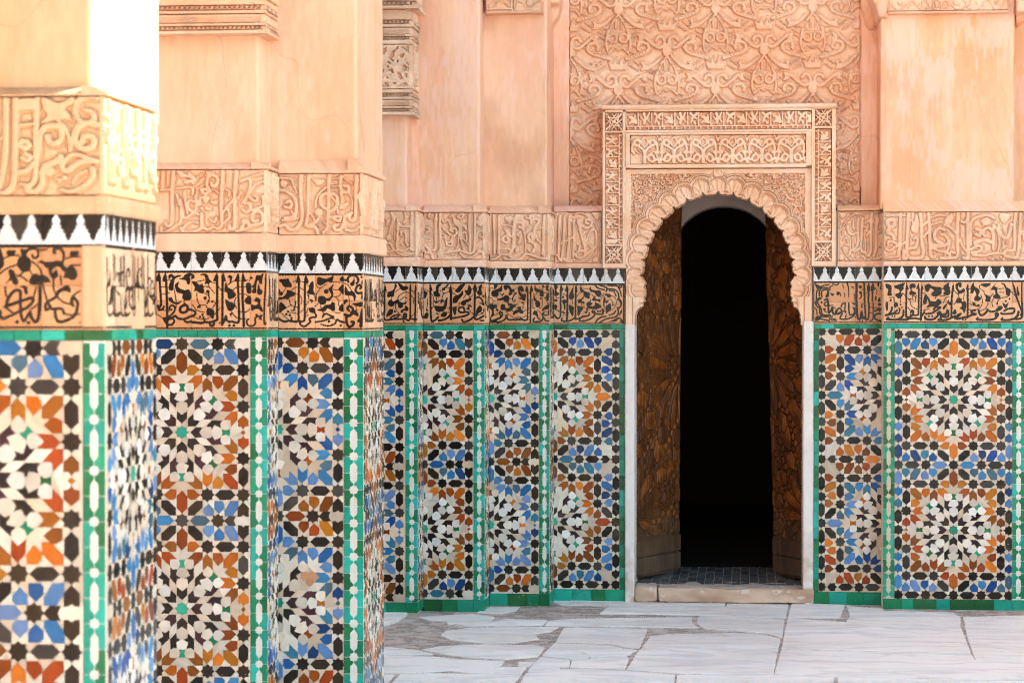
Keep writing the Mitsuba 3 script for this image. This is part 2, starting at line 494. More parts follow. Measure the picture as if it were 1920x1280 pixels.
def colour(c, main, rng, grey=0.0):
    other = 'orange' if main == 'blue' else 'blue'
    name = {'S': 'teal', 'c': 'black' if rng.random() < .6 else 'wing', 'w': 'white', 'g': 'orange' if main == 'blue' else 'green', 'd': 'wing' if rng.random() < .75 else 'black',
            'p': main, 'r': other, 'h': other, 'b': 'blue', 'k': 'black', 'x': 'cream', 'G': 'green', 'T': 'teal'}[c]
    P = PAL[name]
    col = np.array(P[rng.integers(len(P))]) * rng.uniform(.85, 1.18)
    if name in ('black', 'wing'): col = col * (1 + 1.6 * grey) + grey * .012  # glare on the nearer pillars put into the colour of their blacks
    return col


def mosaic(kind, su, sv, stars, u0, u1, v0, v1, cu, rng, edge_black=False):
    """Tiles of a panel in face metres: [(class, polygon)], and the cream pieces that fill the field. stars: heights of the medallions."""
    S = np.array([su, sv])
    rect = sbox(u0, v0, u1, v1)
    raw = []
    for v in stars: raw += [(c, p * S + (cu, v)) for c, p in cell(kind)]
    rows = [stars[0] + 4.828 * sv] + [0.5 * (a + b) for a, b in zip(stars[:-1], stars[1:])] + [stars[-1] - 4.828 * sv]
    for i, v in enumerate(rows):
        for c, p in row(kind):
            if c == 'h' and edge_black and i in (0, len(rows) - 1): c = 'k'
            raw.append((c, p * S + (cu, v)))
    tiles = []
    for c, p in raw:
        if c in 'prkhb': p = big(p, 1.065)
        q = Polygon(p + rng.normal(0, .0055 * su, p.shape))
        if not q.is_valid: q = q.buffer(0)
        full = q.area
        q = q.intersection(rect.buffer(-.0006))
        if q.is_empty or q.geom_type != 'Polygon' or q.area < .12 * full: continue
        q = q.simplify(.0004)
        tiles.append((c, q))
    # drop overlaps between periods
    kept, tree = [], shapely.STRtree([t[1] for t in tiles])
    gone = set()
    for i, (c, q) in enumerate(tiles):
        if i in gone: continue
        for j in tree.query(q):
            if j > i and j not in gone and tiles[j][1].intersection(q).area > .2 * min(q.area, tiles[j][1].area): gone.add(int(j))
        kept.append((c, q))
    U = unary_union([q for _, q in kept])
    b = .062 * su
    parts = rect.buffer(-.0008).difference(U.buffer(b, join_style=2))
    near = U.buffer(.0009, join_style=2)
    done = None
    fill = []
    for g in sorted(getattr(parts, 'geoms', [parts]), key=lambda g: -g.area):
        if g.is_empty or g.area < (.05 * su) ** 2: continue
        h = g.buffer(b * 1.03, join_style=2, mitre_limit=3).intersection(rect.buffer(-.0008)).difference(near)
        if h.geom_type != 'Polygon': h = max(getattr(h, 'geoms', [h]), key=lambda a: a.area)
        h = Polygon(h.exterior).simplify(.0005) if h.geom_type == 'Polygon' else h
        if h.is_empty or h.area < 1e-5: continue
        fill.append(h)
    tree = shapely.STRtree(fill)
    out = []
    for i, h in enumerate(fill):                       # pieces that would overlap at the necks are cut back
        for j in tree.query(h):
            if j < i:
                h = h.difference(fill[j].buffer(.0008))
                if h.geom_type != 'Polygon': h = max(getattr(h, 'geoms', [h]), key=lambda a: a.area, default=None) if not h.is_empty else None
                if h is None: break
        if h is None or h.is_empty or h.geom_type != 'Polygon' or h.area < 1.2e-5: continue
        fill[i] = h
        out.append(('x', h))
    return kept, out


def lay_panel(parent, face, tiles, fill, main, rng, d=.010, most=300, grey=0.0, single=True, name='mosaic_tile'):
    """Tiles as parts (the largest `most`), the rest as one part of stuff."""
    allt = [(c, q) for c, q in tiles] + list(fill)
    allt.sort(key=lambda t: -t[1].area)
    rest = MB()
    for k, (c, q) in enumerate(allt):
        pts = np.asarray(q.exterior.coords)[:-1]
        if len(pts) < 3: continue
        mb = MB() if single and k < most else rest
        lift = rng.normal(.0022, .0004) if c == 'x' else rng.normal(.0030, .0005)
        try:
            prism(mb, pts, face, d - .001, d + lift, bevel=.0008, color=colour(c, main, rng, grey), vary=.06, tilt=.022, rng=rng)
        except Exception:
            continue
        if mb is not rest: put(name, mb, 'glaze', parent)
    if rest.v: put(name + '_small_piece' if single else name, rest, 'glaze', parent, kind='stuff')


def slab(parent, name, face, u0, u1, v0, v1, d0, d1, col, bsdf='clay', bevel=.0015, cellsize=None, **kw):
    mb = MB()
    prism(mb, [(u0, v0), (u1, v0), (u1, v1), (u0, v1)], face, d0, d1, bevel, col)
    return put(name, mb, bsdf, parent, **kw)
scene['near_black'] = two({'type': 'diffuse', 'reflectance': RGB(.035, .026, .02)})  # near black, putting the darkness of the unlit room into its surfaces


def oldwood_col(p, n, uv):
    a = fbm(p.x * 8, p.y * 8, p.z * 8, 3)
    return mix((.60, .40, .275), (.76, .55, .40), smoothstep(.3, .7, a)) * (.9 + .2 * noise(p.x * 150, p.y * 150, p.z * 150))


scene['oldwood'] = two(bump({'type': 'diffuse', 'reflectance': proc(oldwood_col)}, stucco_bump, 0.0012))


def panel_col(p, n, uv):
    g = fbm(p.x * 70 + p.y * 70, p.z * 9, 0., 3)
    c = mix((.085, .024, .005), (.225, .064, .010), smoothstep(.3, .7, g * .6 + .4 * noise(p.x * 14, p.y * 14, p.z * 14)))
    return mix(c, mix((.13, .085, .05), (.24, .16, .10), g), smoothstep(.50, .12, p.z) * .8)


scene['wood_panel'] = two(bump({'type': 'principled', 'base_color': proc(panel_col), 'roughness': 0.45, 'specular': 0.3}, lambda p, n, uv: fbm(p.x * 150 + p.y * 150, p.z * 12, 0., 3), 0.0012))
# ------------------------------------------------------------------ carved relief
def field(strokes, u0, v0, nu, nv, step, edge):
    """Height field in [0, 1]: 1 on the strokes, falling off over `edge` metres. strokes in the same (u, v) metres, row 0 = v0."""
    D = np.full((nv, nu), 9.0)
    fills = []
    for kind, w0, w1, pts, sharp in strokes:
        P = np.asarray(pts, float)
        if kind == 'f':
            if not sharp: P = smooth_line(np.vstack([P, P[:1]]), step * 2)
            fills.append(P); continue
        if not sharp: P = smooth_line(P, step * 2)
        W = np.linspace(w0, w1, len(P)) / 2
        for a, b, ra, rb in zip(P[:-1], P[1:], W[:-1], W[1:]):
            m = max(ra, rb) + edge * 1.6
            i0 = int(max(0, (min(a[0], b[0]) - m - u0) / step)); i1 = int(min(nu, (max(a[0], b[0]) + m - u0) / step + 2))
            j0 = int(max(0, (min(a[1], b[1]) - m - v0) / step)); j1 = int(min(nv, (max(a[1], b[1]) + m - v0) / step + 2))
            if i1 <= i0 or j1 <= j0: continue
            x = u0 + np.arange(i0, i1) * step; y = (v0 + np.arange(j0, j1) * step)[:, None]
            d = b - a; L = d @ d + 1e-12
            t = np.clip(((x - a[0]) * d[0] + (y - a[1]) * d[1]) / L, 0, 1)
            dist = np.hypot(x - a[0] - t * d[0], y - a[1] - t * d[1]) - (ra + (rb - ra) * t)
            D[j0:j1, i0:i1] = np.minimum(D[j0:j1, i0:i1], dist)
    if fills:
        X, Y = np.meshgrid(u0 + np.arange(nu) * step, v0 + np.arange(nv) * step)
        for P in fills:
            g = Polygon(P)
            if not g.is_valid: g = g.buffer(0)
            bx = g.bounds
            i0, i1 = max(0, int((bx[0] - u0) / step) - 3), min(nu, int((bx[2] - u0) / step) + 4)
            j0, j1 = max(0, int((bx[1] - v0) / step) - 3), min(nv, int((bx[3] - v0) / step) + 4)
            if i1 <= i0 or j1 <= j0: continue
            pt = shapely.points(X[j0:j1, i0:i1], Y[j0:j1, i0:i1])
            dd = shapely.distance(g, pt); 
            ins = dd <= 0
            dd = np.where(ins, -shapely.distance(g.boundary, pt), dd)
            D[j0:j1, i0:i1] = np.minimum(D[j0:j1, i0:i1], dd)
    t = np.clip((edge * .55 - D) / edge, 0, 1)
    h = t * t * (3 - 2 * t)
    return h + np.clip(-D / .012, 0, 1) * .10 * (h > .9), D


def grid_mesh(face, u0, v0, H, step):
    nv, nu = H.shape
    u, v = np.meshgrid(u0 + np.arange(nu) * step, v0 + np.arange(nv) * step)
    P = face.P(np.stack([u.ravel(), v.ravel()], 1), H.ravel())
    i = np.arange(nu * nv).reshape(nv, nu)
    a, b, c, d = i[:-1, :-1].ravel(), i[:-1, 1:].ravel(), i[1:, 1:].ravel(), i[1:, :-1].ravel()
    return P, np.vstack([np.stack([a, b, c], 1), np.stack([a, c, d], 1)])


def relief(parent, name, face, u0, u1, v0, v1, strokes, depth=.012, d=.010, step=.003, edge=.004, bsdf='stucco', rough=.0006, seed=0, ground=0.0, **kw):
    nu, nv = int((u1 - u0) / step) + 1, int((v1 - v0) / step) + 1
    h, D = field(strokes, u0, v0, nu, nv, step, edge)
    if ground: h = np.maximum(h, ground * (1 - np.exp(-(np.maximum(D - edge * .3, 0) / .0065) ** 2)))
    H = d + depth * h
    q = np.stack(np.meshgrid(np.arange(nu) * step * 60, np.arange(nv) * step * 60, [seed * 3.7]), -1)[:, :, 0]
    H = H + rough * (meshkit.fbm(q, 3, seed) - .5) * 3
    H[0] = H[-1] = d - .008; H[:, 0] = H[:, -1] = d - .008
    return put(name, grid_mesh(face, u0, v0, H, step), bsdf, parent, smooth=True, **kw)


def to_face(strokes, fn, scale):
    """Strokes traced in photo pixels -> face metres. fn maps (px, py) to (u, v)."""
    return [(k, a * scale, b * scale, [fn(x, y) for x, y in pts], s) for k, a, b, pts, s in strokes]


def traced(txt, ox, oy, z):
    """Strokes traced on an enlarged crop -> photo pixels: crop origin (ox, oy), enlargement z."""
    return [(k, a / z, b / z, [(ox + x / z, oy + y / z) for x, y in pts], s) for k, a, b, pts, s in parse(txt)]


def ink(strokes, grow=0.0):
    """Strokes (metres) -> one shapely shape."""
    G = []
    for kind, w0, w1, pts, sharp in strokes:
        P = np.asarray(pts, float)
        if kind == 'f':
            if not sharp: P = smooth_line(np.vstack([P, P[:1]]), .004)
            g = Polygon(P)
            G.append(g if g.is_valid else g.buffer(0)); continue
        if not sharp: P = smooth_line(P, .004)
        if abs(w0 - w1) < 1e-6: G.append(LineString(P).buffer(w0 / 2, quad_segs=3)); continue
        W = np.linspace(w0, w1, len(P)) / 2
        for a, b, ra, rb in zip(P[:-1], P[1:], W[:-1], W[1:]):
            G.append(unary_union([Point(a).buffer(max(ra, 2e-4), quad_segs=3), Point(b).buffer(max(rb, 2e-4), quad_segs=3)]).convex_hull)
    return unary_union(G).buffer(grow).simplify(.0004)


# ------------------------------------------------------------------ one wall section: tile dado, painted band, carved frieze, plaster shaft
MERLON = [(.475, 1), (.42, .93), (.335, .80), (.335, .73), (.395, .64), (.31, .62), (.31, .50), (.22, .50), (.22, .37), (.125, .37), (.125, .24), (.06, .17), (.03, .12)]
MERLON = np.array([(x, y) for x, y in MERLON] + [(-x, y) for x, y in MERLON[::-1]])
TERRA = [(.54, .245, .105), (.58, .285, .13), (.50, .225, .10), (.60, .325, .175), (.56, .275, .135)]


def white(rng): return np.array([.66, .65, .65]) * rng.uniform(.92, 1.05)


def merlons(parent, face, u0, u1, v0, v1, peak, per, rng, seams=(), single=True):
    h = v1 - v0
    cuts = sorted({u0, u1, *[s for s in seams if u0 < s < u1]})
    rest = MB()
    for a, b in zip(cuts[:-1], cuts[1:]):
        mb = MB() if single else rest
        prism(mb, [(a + .0006, v0), (b - .0006, v0), (b - .0006, v1), (a + .0006, v1)], face, 0, .0105, .001, white(rng), vary=.02)
        if single: put('merlon_tile', mb, 'glaze', parent)
    k0 = int(math.floor((u0 - peak) / per)) - 1
    for k in range(k0, k0 + int((u1 - u0) / per) + 4):
        c = peak + (k + .5) * per
        p = MERLON * (per, h) + (c, v0)
        for a, b in zip(cuts[:-1], cuts[1:]):
            q = Polygon(p).intersection(sbox(a + .001, v0, b - .001, v1))
            if q.is_empty or q.geom_type != 'Polygon' or q.area < 1.5e-5: continue
            col = np.array([.014, .011, .009]) * rng.uniform(.8, 1.6) if rng.random() < .85 else np.array([.05, .04, .032])
            mb = MB() if single else rest
            prism(mb, np.asarray(q.exterior.coords)[:-1] + rng.normal(0, .0004, (len(q.exterior.coords) - 1, 2)), face, .009, .0125, .0006, col, vary=.06)
            if single: put('merlon_inlay', mb, 'glaze', parent)
    if not single: put('merlon_band', rest, 'glaze', parent, kind='stuff')


def pieces(parent, name, face, u0, u1, v0, v1, width, pal, rng, d1=.0125, single=True, jit=.35, bsdf='glaze', rest=None):
    """A course of small tiles."""
    n = max(1, round((u1 - u0) / width))
    w = np.cumsum(np.r_[0, rng.uniform(1 - jit, 1 + jit, n)]); w = u0 + w / w[-1] * (u1 - u0)
    for a, b in zip(w[:-1], w[1:]):
        mb = MB() if single else rest
        g = .0008
        P = np.array([(a + g, v0 + g), (b - g, v0 + g), (b - g, v1 - g), (a + g, v1 - g)]) + rng.normal(0, .0005, (4, 2))
        prism(mb, P, face, 0, d1 + rng.normal(0, .0005), .0012, np.array(pal[rng.integers(len(pal))]) * rng.uniform(.85, 1.2), vary=.10, tilt=.012)
        if single: put(name, mb, bsdf, parent)


def border_strip(parent, face, u0, u1, v0, v1, per, phase, rng, single=True, pal=None, bed=(.66, .62, .57)):
    """Green tiles cut round white stars and long hexagons."""
    c, hw = .5 * (u0 + u1), .5 * (u1 - u0)
    holes = []
    k0 = int(math.floor((v0 - phase) / per)) - 1
    ys = []
    for k in range(k0, k0 + int((v1 - v0) / per) + 4):
        s = phase + k * per; h = s + per / 2
        holes.append(Polygon(STAR / .365 * hw * .50 + (c, s)))
        L, w = per * .33, hw * .36
        holes.append(Polygon([(c, h + L), (c + w, h + L * .66), (c + w, h + .08 * L), (c + w * 1.32, h), (c + w, h - .08 * L), (c + w, h - L * .66), (c, h - L),
                              (c - w, h - L * .66), (c - w, h - .08 * L), (c - w * 1.32, h), (c - w, h + .08 * L), (c - w, h + L * .66)]))
        ys += [s, h]
    H = unary_union(holes).buffer(.0004, join_style=2)
    mb = MB(); prism(mb, [(u0, v0), (u1, v0), (u1, v1), (u0, v1)], face, 0, .0105, .0005, bed)
    rest = MB()
    k = put('border_strip', mb, 'glaze', parent)
    pal = pal or PAL['green'][:3] + PAL['teal'][:2]
    ys = sorted(ys)
    for a, b in zip(ys[:-1], ys[1:]):
        for x0, x1 in ((u0, c - .0008), (c + .0008, u1)):
            q = sbox(x0 + .0006, max(a, v0) + .0009, x1 - .0004, min(b, v1) - .0009) if min(b, v1) - max(a, v0) > .006 else None
            if q is None: continue
            q = q.difference(H)
            q = max(getattr(q, 'geoms', [q]), key=lambda g: g.area)
            if q.is_empty or q.area < 2e-5: continue
            q = q.buffer(-.0006).buffer(.0006, join_style=2).simplify(.0003)
            if q.geom_type != 'Polygon' or q.is_empty: continue
            m = MB() if single else rest
            col = np.array(pal[rng.integers(len(pal))]) * rng.uniform(.85, 1.2)
            prism(m, np.asarray(q.exterior.coords)[:-1], face, .009, .0128 + rng.normal(0, .0004), .0008, col, vary=.08, tilt=.01, rng=rng)
            if single: put('tile', m, 'glaze', k)
    if rest.v: put('tile', rest, 'glaze', k, kind='stuff')


def ragged_box(parent, name, face, u0, u1, v0, v1, d0, d1, bsdf, rng, rough=.003, step=.02, slope=0.0, bev=.006, **kw):
    """A plaster band with a soft uneven face; slope pushes its top edge back (a ledge). Closed at the top, bottom and ends."""
    nu = max(3, int((u1 - u0) / step) + 1)
    ts = np.linspace(u0, u1, nu)
    prof = [(v0, d0), (v0 + .0003, d1 - bev), (v0 + bev, d1), (v0 + .5 * (v1 - v0), d1 - .5 * slope), (v1 - bev, d1 - slope), (v1 - .0003, d1 - slope - bev), (v1, d0)]
    if slope: prof = [(v0, d0), (v0 + .0003, d1 - bev * .5), (v0 + .10 * (v1 - v0), d1), (v0 + .22 * (v1 - v0), d1 - .03 * slope), (v0 + .6 * (v1 - v0), d1 - .5 * slope), (v1 - .0003, d1 - slope), (v1, min(d0, d1 - slope) - .001)]
    m = len(prof)
    V, F = [], []
    e = np.array([meshkit.fbm(np.array([[t * 18, i * 1.3, seed_of(parent)] for i in range(m)]), 3) for t in ts]) - .5
    for k, t in enumerate(ts):
        for i, (v, d) in enumerate(prof):
            j = 0 < i < m - 1
            V.append((t, v + (rough * 1.2 * e[k, i] if j else 0), d + (rough * 2 * e[k, i] if j else 0)))
    V = np.array(V)
    P = face.P(V[:, :2], V[:, 2])
    for k in range(nu - 1):
        for i in range(m - 1):
            a = k * m + i; F.append((a, a + m, a + m + 1, a + 1))
    F = [(a, b, c) for a, b, c, d in F] + [(a, c, d) for a, b, c, d in F]
    for i in range(1, m - 1):
        F.append((0, i + 1, i)) if False else F.append((0, i, i + 1)[::-1]); q = (nu - 1) * m; F.append((q, q + i, q + i + 1))
    return put(name, (P, np.array(F)), bsdf, parent, smooth=35, **kw)


def seed_of(s): return sum(ord(c) for c in s) % 97
# ------------------------------------------------------------------ the wall sections (photo pixels, laid out on their real planes)
SEC = {
 'N': dict(Y=6.413, x0=-130, x1=199, panel=(-130, 157), strip=(157.5, 199), far=293, kind=1, main='orange', s=(51.3, 51.3), cx=-35, stars=(900, 1395), base=None,
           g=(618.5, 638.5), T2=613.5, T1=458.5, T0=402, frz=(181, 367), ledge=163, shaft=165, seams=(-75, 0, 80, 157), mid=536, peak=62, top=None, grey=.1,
           side=dict(main='blue', cx=249), name='mosaic_pillar', label='large blurred foreground pillar with orange mosaic stars, cut by the left edge of the photo', cat='pillar'),
 'A': dict(Y=9.55, x0=240, x1=502, panel=(240, 470), strip=(470.5, 502), far=523, kind=1, main='orange', s=(34.2, 34.2), cx=342, stars=(810, 1140, 1470), base=None,
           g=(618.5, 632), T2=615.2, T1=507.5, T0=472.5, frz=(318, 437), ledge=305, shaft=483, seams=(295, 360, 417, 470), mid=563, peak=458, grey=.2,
           side=dict(main='blue', half=1), name='mosaic_pilaster', label='orange starred mosaic pilaster directly behind the right edge of the foreground pillar', cat='pilaster'),
 'B': dict(Y=9.78, x0=523, x1=682, panel=(523, 645), strip=(645.5, 682), far=719.4, kind=1, main='blue', s=(33.65, 33.65), cx=520.9, stars=(804.5, 1129.5, 1454.5), base=None,
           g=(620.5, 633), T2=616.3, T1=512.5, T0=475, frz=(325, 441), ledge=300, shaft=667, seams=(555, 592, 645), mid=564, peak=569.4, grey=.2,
           side=dict(main='orange', cx=701), name='mosaic_pillar', label='pillar with blue mosaic stars and a damaged tile low on its face, left of the stepped back wall', cat='pillar'),
 'C': dict(Y=12.90, x0=560, x1=784, panel=(560, 760.5), strip=(761, 784), far=794.5, kind=1, main='blue', s=(25.4, 25.4), cx=663.3, stars=(750.6, 996), base=(1127.5, 1139.5),
           g=(609.2, 619.5), T2=606.3, T1=528.2, T0=499.5, frz=(396, 482), ledge=385, shaft=762, seams=(720, 760.5), mid=567.5, peak=748.4, grey=0,
           side=dict(main='blue', half=1), name='mosaic_pilaster', label='narrow blue mosaic pilaster half hidden behind the middle pillar, below the carved wooden bracket', cat='pilaster'),
 'D': dict(Y=13.12, x0=794.5, x1=909.5, panel=(794.5, 888), strip=(888.5, 909.5), far=918, kind=1, main='orange', s=(25.05, 25.05), cx=794.5, stars=(749, 991), base=(1123, 1147),
           g=(609.2, 619.4), T2=606.5, T1=529, T0=501, frz=(398, 487), ledge=384, shaft=899, seams=(822, 848, 888), mid=567.5, peak=805.5, grey=0,
           side=dict(main='orange', half=1), name='mosaic_pilaster', label='orange starred pilaster second from the left in the stepped back wall, lowest green footing', cat='pilaster'),
 'E': dict(Y=13.34, x0=918, x1=1031, panel=(918, 1011), strip=(1011.5, 1031), far=1039.2, kind=1, main='blue', s=(24.7, 24.56), cx=919.3, stars=(746.5, 983.5), base=(1112, 1128),
           g=(608.7, 618.7), T2=606.3, T1=530.5, T0=503.5, frz=(400, 489), ledge=386, shaft=1025, seams=(931.7, 972, 1011), mid=568, peak=930.5, grey=0,
           side=dict(main='blue', half=1), name='mosaic_pilaster', label='blue starred pilaster in the stepped back wall, two steps left of the doorway', cat='pilaster'),
 'F': dict(Y=13.65, x0=1039.2, x1=1172, panel=(1039.2, 1161.5), thin=(1162, 1171.5), far=None, kind=2, main='orange', s=(24.2, 24.3), cx=1038.2, stars=(743, 977.6), base=(1103.8, 1121),
           g=(608.3, 617.6), T2=606, T1=531.5, T0=503, frz=(397, 493), ledge=385, shaft=None, seams=(1066.7, 1094.5, 1133), mid=568, peak=1069, grey=0, frx=(1039.2, 1129),
           side=None, name='mosaic_wall', label='wall with orange mosaic stars immediately left of the doorway', cat='wall', eb=True),
 'G': dict(Y=13.65, x0=1525, x1=1662, panel=(1535.5, 1662), thin=(1525.5, 1535), far=None, kind=2, main='blue', s=(24.9, 24.8), cx=1661.5, stars=(740.5, 980.1), base=(1108.7, 1131.5),
           g=(607, 616.3), T2=604, T1=527.5, T0=500.5, frz=(395, 489), ledge=384, shaft=None, seams=(1555, 1603), mid=566.5, peak=1546.4, grey=0, frx=(1570, 1662),
           side=None, name='mosaic_wall', label='warm toned wall with blue mosaic stars immediately right of the doorway', cat='wall', eb=True),
 'H': dict(Y=13.47, x0=1656, x1=1922, panel=(1677.5, 1897.5), strip=(1898, 1922), lstrip=(1656, 1677), far=None, kind=3, main='orange', s=(25.65, 25.27), cx=1788, stars=(749, 993), base=(1122.5, 1141),
           g=(606, 616), T2=603.7, T1=525.7, T0=499, frz=(397, 489), ledge=377, shaft=1903, seams=(1677, 1700, 1733, 1775, 1820, 1856, 1897), mid=566, peak=1690.8, grey=0,
           side=None, name='mosaic_pilaster', label='broad pilaster at the right edge with two complete orange mosaic stars', cat='pilaster', eb=True),
}
TOPZ = 5.2
ORDER = 'HNABCDEFG'


def sec_setup():
    for k, S in SEC.items():
        Y = S['Y']; xm = (max(S['x0'], 0) + min(S['x1'], 1920)) / 2
        S['xm'] = xm
        S['X'] = lambda px, Y=Y: Xat(px, Y)
        S['Z'] = lambda py, Y=Y, xm=xm: Zat(py, Y, xm)
        S['mpp'] = abs(S['Z'](600) - S['Z'](700)) / 100
        S['F'] = front(Y)
        if S['far']:
            X = Xat(S['x1'], Y); d = ray(S['far'], 640)
            S['SF'] = right_side(X, Y); S['Xr'] = X
            S['yfar'] = X * d[1] / d[0] - Y
    for a, b in (('A', 'B'), ('C', 'D'), ('D', 'E'), ('E', 'F')): SEC[a]['yfar'] = SEC[b]['Y'] - SEC[a]['Y']


sec_setup()
